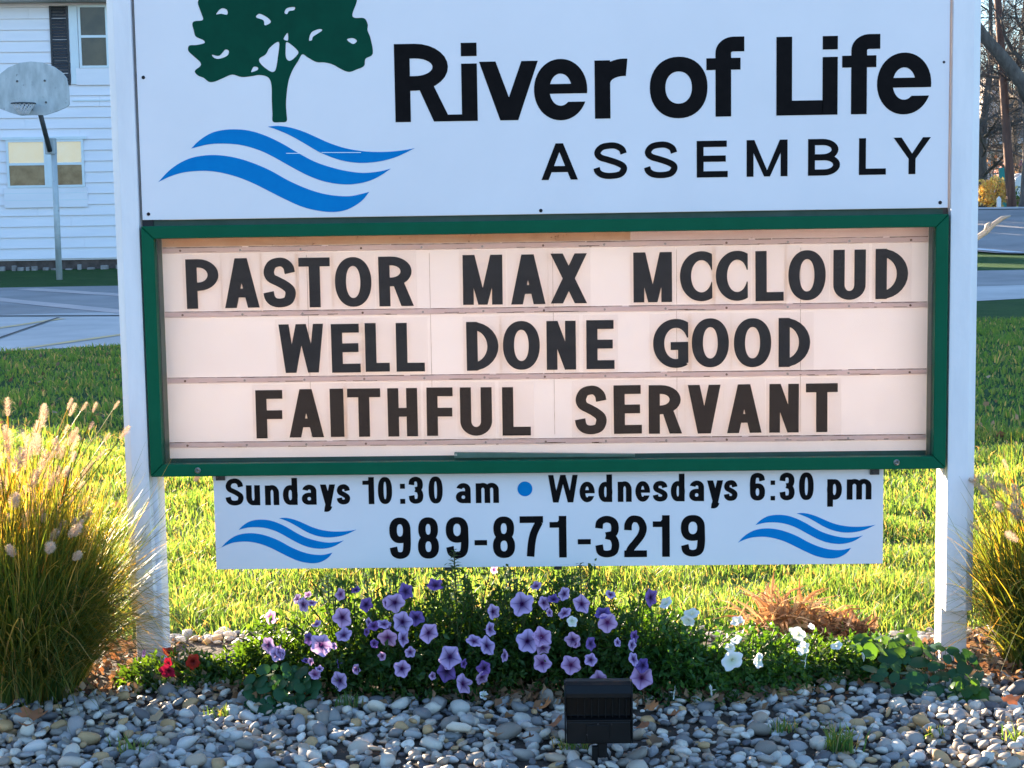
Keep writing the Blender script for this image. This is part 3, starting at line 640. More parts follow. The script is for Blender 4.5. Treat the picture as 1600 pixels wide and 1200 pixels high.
# letter rails
zr = []
for pl_, pr_ in ((389.5, 376), (490.5, 477.5), (593.5, 582), (694, 684.5)):
    zr.append((onY(250, pl_, YF-.006).z+onY(1450, pr_, YF-.006).z)/2)
for i, z in enumerate(zr):
    m = MB(); hh = 0.0088
    m.prism([(xL+FB+.004, z-hh), (xR-FB-.004, z-hh), (xR-FB-.004, z+hh), (xL+FB+.004, z+hh)], YF-.007, YF-.0005)
    r = m.build('letter_rail', MT['rail'], cab, bevel=0.0015)
    # fine dark grime line along the top edge, smaller marks lower down
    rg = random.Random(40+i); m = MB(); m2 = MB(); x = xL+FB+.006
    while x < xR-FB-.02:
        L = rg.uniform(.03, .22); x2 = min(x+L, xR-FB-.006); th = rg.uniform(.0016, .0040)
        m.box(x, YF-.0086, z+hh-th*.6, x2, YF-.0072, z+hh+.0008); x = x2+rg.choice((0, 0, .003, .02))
    for _ in range(26):
        x = rg.uniform(xL+.07, xR-.12); L = rg.uniform(.006, .07); zq = z+rg.uniform(-hh*1.0, -hh*.55)
        m.box(x, YF-.0082, zq, x+L, YF-.0072, zq+rg.uniform(.0006, .0022))
    m.build('rail_grime', MT['stain'], r)
    for k in range(13):
        x = xL+.10+k*.187; mm = MB(); mm.tube([(x, YF-.0072, z-.0015), (x, YF-.0105, z-.0015)], .0036, 8); mm.build('rivet', MT['screw_metal'] if k % 3 else MT['stain'], r)
# stained strip above the first rail, clean to the right
xs_ = onY(985, 380, YF).x
m = MB(); m.box(xL+FB+.004, YF-.003, zr[0]+.0105, xs_, YF-.0006, ZT-.0065); m.build('top_strip', MT['stain_beige'], cab)
m = MB(); m.box(xs_+.001, YF-.003, zr[0]+.0105, xR-FB-.004, YF-.0006, ZT-.0065); m.build('top_strip', MT['rail'], cab)
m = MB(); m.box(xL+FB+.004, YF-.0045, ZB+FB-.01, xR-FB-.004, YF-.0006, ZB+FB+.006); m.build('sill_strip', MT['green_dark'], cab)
# seams of the face panels
for k in range(1, 6):
    x = xL+.11+k*.38; mm = MB(); mm.box(x, YF-.0012, zr[3]+.02, x+.0010, YF-.0003, zr[0]-.02); mm.build('face_seam', MT['stain'], cab)
m = MB(); m.box(xL+FB-.004, 0.016, ZB+FB-.004, xR-FB+.004, 0.019, ZT-FB+.004); m.build('glass_pane', MT['glass'], cab)
for (px, py) in ((309, 735), (1401, 722.5)):
    screw(px, py, -0.0003, 0.0095, MT['screw_metal'], cab, 'lock_screw')
# --- lower panel
lp = empty('lower_panel', None, None); lp.parent = sign
YL = 0.05
BL = onY(337, 889, YL); BR = onY(1381.5, 881.5, YL); zl = (BL.z+BR.z)/2
m = MB(); m.box(onY(335, 800, YL).x, YL, zl, onY(1380, 800, YL).x, YL+.006, ZB+.0015); m.build('panel_sheet', MT['sign_white'], lp, bevel=0.001)
for (px, py) in ((345, 747), (1366, 738)):
    p = onY(px, py, YL); m = MB(); m.box(p.x-.014, YL-.009, p.z-.006, p.x+.014, YL-.001, p.z+.012); m.tube([(p.x-.006, YL-.009, p.z), (p.x-.006, YL-.016, p.z)], .005, 8); m.build('bracket', MT['screw_dark'], lp)
for (px,) in ((700,), (872,)):
    p = onY(px, 890, YL); m = MB(); m.box(p.x-.012, YL+.007, zl-.012, p.x+.012, YL+.02, zl+.1); m.build('stiffener', MT['screw_dark'], lp)
X7 = .745
cx_ = lambda l, sc, ox: [(c[0], ox+c[1]/sc, ox+c[2]/sc)+tuple(c[3:]) for c in l]
word(cx_([('S', 98, 180), ('u', 193, 257, 0, X7), ('n', 280, 345, 0, X7), ('d', 363, 430, 0, 1), ('a', 450, 518, 0, X7), ('y', 535, 605, -.27, X7+.27), ('s', 612, 673, 0, X7),
          ('1', 732, 785), ('0', 803, 868), (':', 905, 928, 0, 1), ('3', 945, 1012), ('0', 1037, 1103), ('a', 1163, 1232, 0, X7), ('m', 1255, 1362, 0, X7)], 2.963, 320),
     790.5, 785, 748.5, YL, 0.0175, 0.0150, K_, lp, 'printed_letter')
word(cx_([('W', 48, 180), ('e', 188, 255, 0, X7), ('d', 272, 333, 0, 1), ('n', 358, 420, 0, X7), ('e', 437, 502, 0, X7), ('s', 515, 580, 0, X7), ('d', 595, 656, 0, 1), ('a', 677, 743, 0, X7),
          ('y', 757, 828, -.27, X7+.27), ('s', 832, 892, 0, X7), ('6', 948, 1015), (':', 1040, 1060, 0, 1), ('3', 1080, 1147), ('0', 1167, 1232), ('p', 1293, 1358, -.25, X7+.25), ('m', 1380, 1490, 0, X7)], 2.857, 840),
     784, 781.5, 741, YL, 0.0175, 0.0150, K_, lp, 'printed_letter')
word([(c, 320+a/2.963, 320+b/2.963) for c, a, b in (('9', 857, 955), ('8', 988, 1085), ('9', 1118, 1222))], 873, 872.5, 808.5, YL, 0.0235, 0.021, K_, lp, 'printed_digit')
word([('-', 320+1250/2.963, 320+1308/2.963, .32, .125)], 872.5, 872.5, 808, YL, .02, .02, K_, lp, 'printed_hyphen')
word([('8', 320+1335/2.963, 320+1437/2.963), ('7', 320+1460/2.963, 320+1568/2.963), ('1', 840+55/2.857, 840+130/2.857)], 871.8, 871, 807, YL, 0.0235, 0.021, K_, lp, 'printed_digit')
word([('-', 840+180/2.857, 840+238/2.857, .32, .125)], 871, 871, 806.5, YL, .02, .02, K_, lp, 'printed_hyphen')
word([('3', 840+258/2.857, 840+365/2.857), ('2', 840+387/2.857, 840+488/2.857), ('1', 840+515/2.857, 840+590/2.857), ('9', 840+640/2.857, 840+747/2.857)], 870.8, 869.5, 806, YL, 0.0235, 0.021, K_, lp, 'printed_digit')
c = onY(820.2, 763.8, YL)
pl = [(0.0232*math.cos(2*math.pi*k/32), 0.0232*math.sin(2*math.pi*k/32)) for k in range(32)]; vs, fs = union([pl]); V, F = flat(vs, fs, 0, 0, YL-.0012, YL-.0001)
m = MB(); m.add(V, F); o = m.build('printed_dot', MT['blue_vinyl'], lp); o.location = (c.x, 0, c.z)
for x0, y0, sx in ((346, 809, 211/1265), (1153, 801.5, 215/1265)):
    emblem(wave_polys(), YL, MT['blue_vinyl'], lp, 'printed_wave', sx=sx, sy=71/425, ox=x0-150*sx, oy=y0-621*71/425)
for e in (tp, cab, lp):
    for k in ('label', 'category', 'group'):
        if k in e: del e[k]
# --- loose strip lying inside the cabinet
p0 = onY(710, 713, .05); p1 = onY(992, 717, .05)
MT['strip_green'] = simple('strip_green', (0.05, 0.12, 0.09), (0.10, 0.17, 0.14), 0.4, 10)
ls = empty('gasket_strip', 'dark green metal strip lying loose on the bottom inside the message board', 'metal strip', ((p0.x+p1.x)/2, .05, ZB+FB+.001))
m = MB(); Lh = (p1.x-p0.x)/2; m.prism([(-Lh, .003), (Lh, .001), (Lh, .009), (-Lh+.17, .017), (-Lh, .020)], -.006, .012); m.build('strip_body', MT['strip_green'], ls, bevel=.001)
m = MB(); m.box(-Lh-.0002, -.0072, .010, -Lh+.009, -.0062, .017); m.build('strip_end', MT['screw_metal'], ls)
# ================================================================== CHANGEABLE LETTERS
R1 = [('P',291,342),('A',350.5,404.7),('S',411.7,461.7),('T',467,516),('O',523.3,580.4),('R',592,646)]
R1b = [('M',723,785),('A',798,852),('X',860,917)]
R1c = [('M',989.7,1050),('C',1062.5,1113),('C',1118.5,1168.5),('L',1180.5,1224.6),('O',1231.6,1290),('U',1302,1352.6),('D',1368,1419)]
R2 = [('W',436.5,506.2),('E',518,563),('L',570.6,608.4),('L',618.9,663.3)]
R2b = [('D',729,779),('O',785.7,843.4),('N',854,899.8),('E',916,960)]
R2c = [('G',1020.5,1075.5),('O',1081,1139),('O',1146.5,1205),('D',1216.5,1266)]
R3 = [('F',399.8,441.8),('A',451.3,505.5),('I',516,537.4),('T',543,594.7),('H',605.9,652.5),('F',666.5,707.4),('U',718.9,768.6),('L',784.7,828.8)]
R3b = [('S',898.5,947.5),('E',959,1002.7),('R',1013.5,1065.7),('V',1074.8,1126),('A',1136,1190),('N',1201.9,1248),('T',1259.3,1309)]
YT = YF-.010
rows = [('top', [('PASTOR', R1), ('MAX', R1b), ('MCCLOUD', R1c)], (481.5, 291), (467.8, 1419), 78),
        ('middle', [('WELL', R2), ('DONE', R2b), ('GOOD', R2c)], (582.6, 436), (572.8, 1266), 77),
        ('bottom', [('FAITHFUL', R3), ('SERVANT', R3b)], (684.3, 399), (674.6, 1309), 77)]
ORD = ['first', 'second', 'third', 'fourth', 'fifth', 'sixth', 'seventh', 'eighth']
for rn, words, (ya, xa), (yb, xb), hp in rows:
    zb = (onY(xa, ya, YT).z+onY(xb, yb, YT).z)/2
    Hh = onY(800, 400, YT).z-onY(800, 400+hp, YT).z
    for wd, lst in words:
        for i, (c, a, b) in enumerate(lst):
            pm = ya+(yb-ya)*((a+b)/2-xa)/(xb-xa)-hp/2
            X0, X1 = onY(a, pm, YT).x, onY(b, pm, YT).x; wdt = X1-X0
            jz = random.uniform(-.0012, .0012); rr = random.uniform(-.006, .006)
            L = empty('message_letter', f'black letter {c} on a clear tile, {ORD[i]} letter of {wd} in the {rn} row', 'letter', ((X0+X1)/2, YT, zb+jz), 0, 'changeable letters on the message board')
            L.rotation_euler = (0, rr, 0)
            pad = 0.0105
            m = MB(); m.box(-wdt/2-pad, .0005, -.0155, wdt/2+pad, .002, Hh+.0165); m.build('clear_tile', MT['tile'], L)
            t_ = 0.0345; th_ = 0.0275
            if c == 'I': t_ = wdt
            if c in 'MN': t_ = 0.033
            put_glyph(c, -wdt/2, 0, wdt, Hh, t_, th_, -.0012, .0003, 'letter_print', MT['letter'], L)
# ================================================================== WHITE HOUSE BEHIND (left)
HP0 = Vector(onG(95, 421)); HA = math.radians(6.0)
HX = Vector((math.cos(HA), math.sin(HA), 0)); HN = Vector((-math.sin(HA), math.cos(HA), 0))
def hs(px, py, off=0.0):
    p = onP(px, py, HP0+HN*off, HN)-HP0; return (p.dot(HX), p.z)
house = empty('house', 'white clapboard house with black shutter behind the basketball hoop', 'house', HP0, HA)
S0, S1 = -15.0, 8.0; DEP = 11.0
zbot = hs(95, 404)[1]; ztop = hs(95, 11)[1]; pitch = (hs(95, 380)[1]-hs(95, 200)[1])/11.0
pitch = 0.262
m = MB(); m.box(S0, 0.06, zbot-.04, S1, DEP, ztop+.1); m.build('wall_core', MT['siding'], house)
rg = random.Random(5); n = int((ztop-zbot)/pitch)+1; BOARD = {}
for k in range(n):
    z = zbot+k*pitch; zt = min(z+pitch, ztop); s = S0
    while s < S1-.01:
        L = rg.choice((3.2, 4.2, 5.0, 6.1)); e = min(s+L, S1)
        if S1-e < 1: e = S1
        key = (round(e-s, 2), round(zt-z, 3))
        if key not in BOARD:
            mm = MB(); w_, h_ = e-s-.004, zt-z-.002
            mm.add([(0, .008, 0), (w_, .008, 0), (w_, .0585, 0), (0, .0585, 0), (0, .046, h_), (w_, .046, h_), (w_, .0585, h_), (0, .0585, h_)],
                   [(0,3,2,1),(4,5,6,7),(0,1,5,4),(1,2,6,5),(2,3,7,6),(3,0,4,7)]); BOARD[key] = mm.mesh('siding_board', MT['siding'])
        if e-S0 > 4:                      # only where the wall can be seen from in front
            o = bpy.data.objects.new('siding_board', BOARD[key]); o.location = (s, 0, z); link(o, house)
        s = e
m = MB(); m.box(S0, 0.10, -.2, S1, DEP-.05, zbot-.045); m.build('foundation', MT['found'], house)
m = MB(); rg = random.Random(8); s = -9.0
while s < 6:
    wd = rg.uniform(.07, .2); h_ = rg.uniform(.03, .13); m.box(s, -.45+rg.uniform(-.03, .03), -.02, s+wd, -.30, h_); s += wd+rg.uniform(.01, .30)
m.build('edging_stones', MT['edging'], house, bevel=.01, kind='stuff')
m = MB(); m.box(S0-.5, -.55, ztop+.101, S1+.5, DEP+.55, ztop+.24); m.build('eave', MT['soffit'], house)
RH = 9.9
m = MB(); m.add([(S0-.55, -.6, ztop+.245), (S1+.55, -.6, ztop+.245), (S1+.55, DEP+.6, ztop+.245), (S0-.55, DEP+.6, ztop+.245), (S0-.55, DEP/2, RH), (S1+.55, DEP/2, RH)],
                [(0,1,5,4), (2,3,4,5), (1,2,5), (3,0,4), (0,3,2,1)]); m.build('roof', MT['shingle'], house)
def sash_window(x0, x1, z0, z1, upper_mat, lower_mat, fr=.055, zmid=None, deep=.02):
    w_ = empty('window', None, None); w_.parent = house
    for k in ('label', 'category'):
        if k in w_: del w_[k]
    zm = zmid or (z0+z1)/2
    m = MB(); m.box(x0, -.035, z0, x0+fr, .019, z1); m.build('window_frame', MT['trim'], w_)
    m = MB(); m.box(x1-fr, -.035, z0, x1, .019, z1); m.build('window_frame', MT['trim'], w_)
    m = MB(); m.box(x0+fr, -.035, z1-fr, x1-fr, .019, z1); m.build('window_frame', MT['trim'], w_)
    m = MB(); m.box(x0+fr, -.035, z0, x1-fr, .019, z0+fr); m.build('window_frame', MT['trim'], w_)
    m = MB(); m.box(x0+fr, -.02, zm-.03, x1-fr, .019, zm+.03); m.build('meeting_rail', MT['trim'], w_)
    m = MB(); m.box(x0+fr, -.002, zm+.03, x1-fr, .004, z1-fr); m.build('sash_backing', upper_mat, w_)
    m = MB(); m.box(x0+fr, -.002, z0+fr, x1-fr, .004, zm-.03); m.build('sash_backing', lower_mat, w_)
    m = MB(); m.box(x0+fr, -.012, zm+.03, x1-fr, -.009, z1-fr); m.build('pane', MT['house_glass'], w_)
    m = MB(); m.box(x0+fr, -.012, z0+fr, x1-fr, -.009, zm-.03); m.build('pane', MT['house_glass'], w_)
    return w_
# lower double window with its flat apron board
a0, zt_ = hs(9, 219); a1, zb_ = hs(133, 292); am0, _ = hs(71, 256); am1, zm_ = hs(82, 256)
sash_window(a0, am0+.03, zb_, zt_, MT['glowing_blind'], MT['room_brown'], zmid=zm_); sash_window(am1-.03, a1, zb_, zt_, MT['glowing_blind'], MT['room_brown'], zmid=zm_)
m = MB(); m.box(am0+.032, -.03, zb_, am1-.032, .019, zt_); m.build('mullion', MT['trim'], house)
m = MB(); m.box(a0-.08, -.05, zt_+.002, a1+.08, .019, zt_+.07); m.build('head_trim', MT['trim'], house)
m = MB(); m.box(a0-.1, -.02, hs(9, 325)[1], a1+.05, .019, zb_-.003); m.build('apron_panel', MT['siding'], house)
for k in range(2):
    z = hs(9, 303+k*11)[1]; m = MB(); m.box(a0-.1, -.024, z, a1+.05, -.0205, z+.012); m.build('apron_groove', MT['trim'], house)
# upper window, shutter and apron
u0, uzt = hs(121, 8); u1, uzb = hs(170, 106); _, uzm = hs(140, 57)
sash_window(u0, u1+.02, uzb, uzt, MT['room_dark'], MT['room_dark'], zmid=uzm)
m = MB(); m.box(u0-.10, -.02, hs(121, 133)[1], u1+.05, .019, uzb-.003); m.build('apron_panel', MT['siding'], house)
sh0, _ = hs(79, 70); sh1, _ = hs(108, 70); shb = hs(90, 133)[1]; sht = hs(90, 9)[1]
sh = empty('shutter', None, None); sh.parent = house
for k in ('label', 'category'):
    if k in sh: del sh[k]
m = MB(); m.box(sh0, -.01, shb, sh0+.05, .018, sht); m.build('stile', MT['shutter'], sh)
m = MB(); m.box(sh1-.05, -.01, shb, sh1, .018, sht); m.build('stile', MT['shutter'], sh)
nl_ = 26
for k in range(nl_):
    z = shb+(sht-shb)*k/nl_; m = MB(); h_ = (sht-shb)/nl_
    m.add([(sh0+.051, -.006, z+.003), (sh1-.051, -.006, z+.003), (sh1-.051, .012, z+h_-.004), (sh0+.051, .012, z+h_-.004), (sh0+.051, .017, z+.003), (sh1-.051, .017, z+.003)], [(0,1,2,3),(0,4,5,1),(3,2,5,4)])
    m.build('louvre', MT['shutter'], sh)
m = MB(); m.box(sh1+.02, -.012, shb+.02, u0-.02 if u0-.02 > sh1+.05 else sh1+.08, .018, sht); m.build('side_trim', MT['trim'], house)
z = hs(120, 157)[1]; m = MB(); m.box(sh1+.02, -.004, z-.015, S1, .018, z+.02); m.build('belt_board', MT['trim'], house)
# ================================================================== BASKETBALL HOOP
bp = Vector(onG(93, 437)); D_ = bp.y
hoop = empty('basketball_hoop', 'weathered grey basketball backboard and hoop on a pole before the white house', 'basketball hoop', bp)
def loc(px, py, Y=None):
    p = onY(px, py, D_+(Y or 0)); return (p.x-bp.x, (Y or 0), p.z-bp.z)
YB = -0.55
m = MB(); m.tube([(0, 0, -.2), loc(84, 235)], [.066, .058], 14); m.build('pole', MT['galv'], hoop, True)
m = MB(); m.box(-.115+loc(80, 228)[0], -.09, loc(80, 241)[2], .095+loc(80, 228)[0], .09, loc(80, 216)[2]); m.build('bracket', MT['galv'], hoop, bevel=.015)
m = MB(); m.tube([loc(78, 236, -.1), loc(63, 178, YB+.06), loc(58, 165, YB+.06)], .05, 10); m.build('arm', MT['galv_dark'], hoop, True)
right = [(48, 96), (66, 97.5), (84, 104), (97, 113), (104, 122), (107.5, 140), (108.5, 163), (105, 167), (88, 174.5), (71, 180), (46, 180)]
pts = [(loc(x, y, YB)[0], loc(x, y, YB)[2]) for x, y in right]; cx0 = pts[0][0]
full = pts+[(2*cx0-x, z) for x, z in pts[::-1][1:-1]]
full = full[::-1]
m = MB(); m.prism(full, YB, YB+.04); bb = m.build('backboard', MT['galv'], hoop, bevel=.004)
rim_c = loc(44, 163, YB); rr = .235
m = MB(); R_ = [(rim_c[0]+rr*math.cos(a), YB-.30+rr*math.sin(a), rim_c[2]) for a in [2*math.pi*k/28 for k in range(29)]]
m.tube(R_, .016, 6, False); m.build('rim', MT['galv_dark'], hoop, True)
m = MB(); m.box(rim_c[0]-.09, YB-.07, rim_c[2]-.12, rim_c[0]+.09, YB-.001, rim_c[2]+.03); m.build('rim_plate', MT['galv_dark'], hoop)
m = MB()
for k in range(16):
    a = 2*math.pi*k/16
    for sg in (1, -1):
        q = [(rim_c[0]+(rr-.05*j)*math.cos(a+sg*.2*j), YB-.30+(rr-.05*j)*math.sin(a+sg*.2*j), rim_c[2]-.07*j) for j in range(4)]; m.tube(q, .010, 4, False)
m.build('net', MT['net'], hoop)
for px, py in ((27, 127), (70, 126), (72, 160)):
    q = loc(px, py, YB); m = MB(); m.tube([(q[0], YB-.001, q[2]), (q[0], YB-.02, q[2])], .022, 8); m.build('bolt', MT['galv_dark'], hoop)
# ================================================================== RIGHT BACKGROUND
def branchy(name, label, base, trunk_pts, trunk_r, seed, nb=26, reach=4.0, group=None, twig_r=.012, levels=3, mat='bark', up=.35, start=.25):
    rg = random.Random(seed); t = empty(name, label, 'tree', base, 0, group); b = Vector(base)
    m = MB(); C = catmull([Vector(p) for p in trunk_pts], 4); n = len(C)
    rad = [trunk_r*(1-.75*i/(n-1)) for i in range(n)]; rad[0] *= 1.25; m.tube(C, rad, 10); m.build('trunk', MT[mat], t, True)
    limbs = []
    def grow(mb, p, d, L, r, lv):
        q = [p.copy()]; dd = d.copy(); k = 5
        for i in range(k):
            dd = (dd+Vector((rg.gauss(0, .22), rg.gauss(0, .22), rg.gauss(0, .16)+.04))).normalized(); q.append(q[-1]+dd*L/k)
        mb.tube(q, [max(.005, r*(1-.8*i/k)) for i in range(k+1)], 5 if lv > 0 else 3, False)
        if lv > 0:
            for i in range(1, k+1):
                for _ in range(2 if lv > 1 else 3):
                    nd = (dd+Vector((rg.gauss(0, .75), rg.gauss(0, .75), rg.gauss(0, .5)+up*.3))).normalized()
                    grow(mb, q[i], nd, L*rg.uniform(.38, .62), max(.006, r*.42*(1-.5*i/k)), lv-1)
    for k in range(nb):
        f = start+(1-start)*k/max(1, nb-1); i = min(n-1, int(f*(n-1))); mb = MB(); a = rg.uniform(0, 2*math.pi)
        d = Vector((math.cos(a), math.sin(a), up+rg.uniform(-.15, .5))).normalized()
        grow(mb, C[i], d, reach*rg.uniform(.6, 1.1)*(1-.35*f), rad[i]*.42, levels-1); mb.build('limb', MT['twig'] if rad[i] < .06 else MT[mat], t, True)
    return t
def at(px, Y, z=None): p = onY(px, 300, Y); return Vector((p.x, Y, gz(p.x, Y) if z is None else z))
tb = at(1612, 50)
t1 = branchy('bare_tree', 'large bare tree with a thick slanting limb at the right edge', tb, [(0, 0, -.3), (.02, 0, 2), (-.08, .1, 4), (.05, 0, 6.5), (.2, .1, 10)], .40, 3, 15, 4.2, 'bare trees behind the street', levels=3, start=.42)
mb = MB(); l = [Vector(onY(*q)) - tb for q in ((1612, 160, 50), (1596, 128, 49.8), (1578, 104, 49.6), (1560, 82, 49.4), (1540, 60, 49.3), (1520, 30, 49.2), (1500, -20, 49.2))]
mb.tube(l, [.26, .24, .22, .20, .18, .15, .1], 9); lo = mb.build('limb', MT['bark'], t1, True)
tb = at(1538, 56); branchy('bare_tree', 'dark slender bare tree just right of the right sign post', tb, [(0, 0, -.3), (-.1, 0, 2.5), (.15, .1, 5), (.1, 0, 9)], .20, 9, 18, 3.4, 'bare trees behind the street', levels=3, start=.15, up=.2)
tb = at(1592, 62); branchy('bare_tree', 'twiggy bare tree behind the utility pole', tb, [(0, 0, -.3), (-.2, 0, 2.5), (-.1, .1, 5), (.2, 0, 9.5)], .16, 19, 20, 4.0, 'bare trees behind the street', levels=3, start=.1, up=.3)
tb = at(1650, 58); branchy('bare_tree', 'bare tree standing outside the right edge with branches reaching in', tb, [(0, 0, -.3), (-.1, 0, 3), (.1, .1, 6), (.2, 0, 11)], .22, 29, 16, 4.4, 'bare trees behind the street', levels=3, start=.2)
tb = at(1500, 66); branchy('bare_tree', 'bare tree half hidden behind the right sign post', tb, [(0, 0, -.3), (-.1, 0, 3), (.1, .1, 6), (.2, 0, 10)], .18, 39, 14, 4.0, 'bare trees behind the street', levels=3, start=.2)
# utility pole with wires
pb = Vector(at(1582, 51)); tp_ = Vector(onY(1558, -160, 51)); 
up_ = empty('utility_pole', 'leaning reddish brown utility pole beside the yellow shrub', 'utility pole', pb)
m = MB(); q0 = Vector(onY(1581, 327, 51))-pb; q1 = Vector(onY(1560, 15, 51))-pb; dq = q1-q0; m.tube([q0-dq*.1, q0, q0+dq*.5, q1+dq*.6], [.17, .165, .14, .10], 12); m.build('pole_shaft', MT['pole'], up_, True)
m = MB(); e = q1+dq*.5; m.box(e.x-1.1, -.06, e.z-.06, e.x+1.1, .06, e.z+.06); m.build('crossarm', MT['pole'], up_)
for i, (y0, y1, yy) in enumerate(((11, 9, 50.4), (-40, -50, 51.6))):
    a = Vector(onY(1300, y0+4, yy)); b = Vector(onY(1900, y1-2, yy)); m = MB()
    q = [a.lerp(b, k/16)-Vector((0, 0, .35*math.sin(math.pi*k/16))) for k in range(17)]; m.tube([v-a for v in q], .022, 4); o = m.build('overhead_wire', MT['wire']); o.location = a
    tag(o, ('thin dark overhead wire crossing the sky at the top right', 'higher overhead wire above the top right corner')[i], 'wire', 'overhead wires by the utility pole')
# far house
fb = at(1560, 82); fh = empty('far_house', 'pale pink far house with brown roof behind the bare trees', 'house', fb)
def fz(py, px=1560): return onY(px, py, 82).z-fb.z
def fx(px): return onY(px, 250, 82).x-fb.x
m = MB(); m.box(fx(1500), 0, -.3, fx(1700), 7, fz(222)); m.build('wall', MT['far_wall'], fh)
m = MB(); m.add([(fx(1495), -.6, fz(222)+.02), (fx(1705), -.6, fz(222)+.02), (fx(1705), 7.6, fz(222)+.02), (fx(1495), 7.6, fz(222)+.02), (fx(1495), 3.5, fz(150)), (fx(1705), 3.5, fz(150))], [(0,1,5,4),(2,3,4,5),(1,2,5),(3,0,4),(0,3,2,1)]); m.build('roof', MT['far_roof'], fh)
m = MB(); m.box(fx(1495), -.75, fz(222)-.12, fx(1705), -.602, fz(222)+.14); m.build('fascia', MT['white_paint'], fh)
for x in (1553, 1590, 1630):
    wf = MB(); wf.box(fx(x-6), -.05, fz(262), fx(x+6), -.001, fz(236)); w_ = wf.build('window', MT['trim'], fh)
    m = MB(); m.box(fx(x-4.5), -.07, fz(260), fx(x+4.5), -.051, fz(238)); m.build('pane', MT['van_glass'], w_)
# gable end wing of the far house, sunlit side
m = MB(); m.prism([(fx(1536), fz(221)), (fx(1564), fz(221)), (fx(1564), fz(150)), (fx(1550), fz(118)), (fx(1536), fz(150))], -.4, 4); m.build('gable', MT['far_wall'], fh)
# red outbuilding
rb = at(1600, 70); rh = empty('red_shed', 'low dark red shed roof behind the white vehicle', 'shed', rb)
m = MB(); zt_ = onY(1600, 268, 70).z-rb.z; x0 = onY(1578, 260, 70).x-rb.x; m.box(x0+.2, .1, -.3, x0+6, 3, zt_); m.build('wall', MT['red'], rh)
zr_ = onY(1600, 249, 70).z-rb.z
m = MB(); m.add([(x0, -.1, zt_+.01), (x0+6.3, -.1, zt_+.01), (x0+6.3, 3.2, zt_+.01), (x0, 3.2, zt_+.01), (x0+.3, 1.5, zr_), (x0+6, 1.5, zr_)], [(0,1,5,4),(2,3,4,5),(1,2,5),(3,0,4),(0,3,2,1)]); m.build('roof', MT['red'], rh)
# white van parked at the right edge
vb = at(1586, 57); van = empty('parked_van', 'white vehicle parked behind the utility pole at the right edge', 'van', vb)
vh = onY(1590, 270, 57).z-vb.z; x0 = onY(1583, 300, 57).x-vb.x
m = MB(); L = 4.9
prof = [(x0, .35), (x0+L, .35), (x0+L, vh*.55), (x0+L-.9, vh*.62), (x0+L-1.5, vh*.97), (x0+L-1.9, vh), (x0+.35, vh), (x0+.08, vh-.2), (x0, vh*.5)]
m.prism(prof, 0, 1.8); m.build('body', MT['white_paint'], van, bevel=.06)
m = MB(); m.prism([(x0+L-1.45, vh*.64), (x0+L-.95, vh*.64), (x0+L-1.5, vh*.9), (x0+L-1.75, vh*.9)], -.012, -.001); m.build('side_window', MT['van_glass'], van)
m = MB(); m.prism([(x0+1.5, vh*.62), (x0+2.9, vh*.62), (x0+2.9, vh*.88), (x0+1.5, vh*.88)], -.012, -.001); m.build('side_window', MT['van_glass'], van)
for x in (x0+.9, x0+L-.95):
    m = MB(); m.tube([(x, -.03, .33), (x, .2, .33)], .33, 20); wh = m.build('wheel', MT['tyre'], van)
    m = MB(); m.tube([(x, -.05, .33), (x, -.031, .33)], .18, 16); m.build('hubcap', MT['galv'], wh)
# teal and white posts
p = Vector(at(1567, 53.5)); m = MB(); m.box(-.14, -.1, -.1, .14, .1, onY(1567, 262, 53.5).z-p.z); o = m.build('teal_post', MT['teal'], bevel=.02); o.location = p; tag(o, 'narrow teal post left of the leaning utility pole', 'post')
p = Vector(at(1561, 50.5)); m = MB(); m.box(-.06, -.06, -.1, .06, .06, onY(1561, 312, 50.5).z-p.z); m.prism([(-.075, onY(1561, 312, 50.5).z-p.z+.001), (.075, onY(1561, 312, 50.5).z-p.z+.001), (0, onY(1561, 309, 50.5).z-p.z+.05)], -.07, .07); o = m.build('short_post', MT['white_paint']); o.location = p; tag(o, 'short pale post in front of the yellow shrub', 'post')
# shrubs
def leafcloud(n, cen, rad, size, rng, flat_=0.0, lower=0.0):
    """n little two-triangle leaves filling an uneven ellipsoid"""
    d = rng.normal(size=(n, 3)); d /= np.linalg.norm(d, axis=1)[:, None]; r = rng.uniform(0.25, 1, n)**0.5
    c = np.array([math.sin(3.1*a+1)*.15+math.sin(5.3*b)*.15 for a, b in zip(d[:, 0]*2, d[:, 2]*2)])
    P = d*(r*(1+c))[:, None]*np.array(rad)+np.array(cen)
    return leaves(P, size, rng)
def leaves(P, size, rng, up=0.5, droop=0.0, asp=0.5, face=None):
    n = len(P); sz = np.asarray(size)*rng.uniform(.6, 1.25, n)
    a = rng.normal(size=(n, 3)); 
    if face is not None: a += np.array(face)
    a[:, 2] -= droop; a /= np.linalg.norm(a, axis=1)[:, None]
    nn = rng.normal(size=(n, 3)); nn[:, 2] += up*2; b = np.cross(nn, a); b /= np.linalg.norm(b, axis=1)[:, None]; c = np.cross(a, b)
    s = sz[:, None]; w_ = s*asp
    V = np.stack([P, P+a*s*.45+b*w_*.5+c*s*.05, P+a*s-c*s*.12, P+a*s*.45-b*w_*.5+c*s*.05, P+a*s*.48-c*s*.04], 1).reshape(-1, 3)
    k = np.arange(n)*5; F = np.concatenate([np.stack([k, k+1, k+4], 1), np.stack([k+1, k+2, k+4], 1), np.stack([k+2, k+3, k+4], 1), np.stack([k+3, k, k+4], 1)])
    return V, F
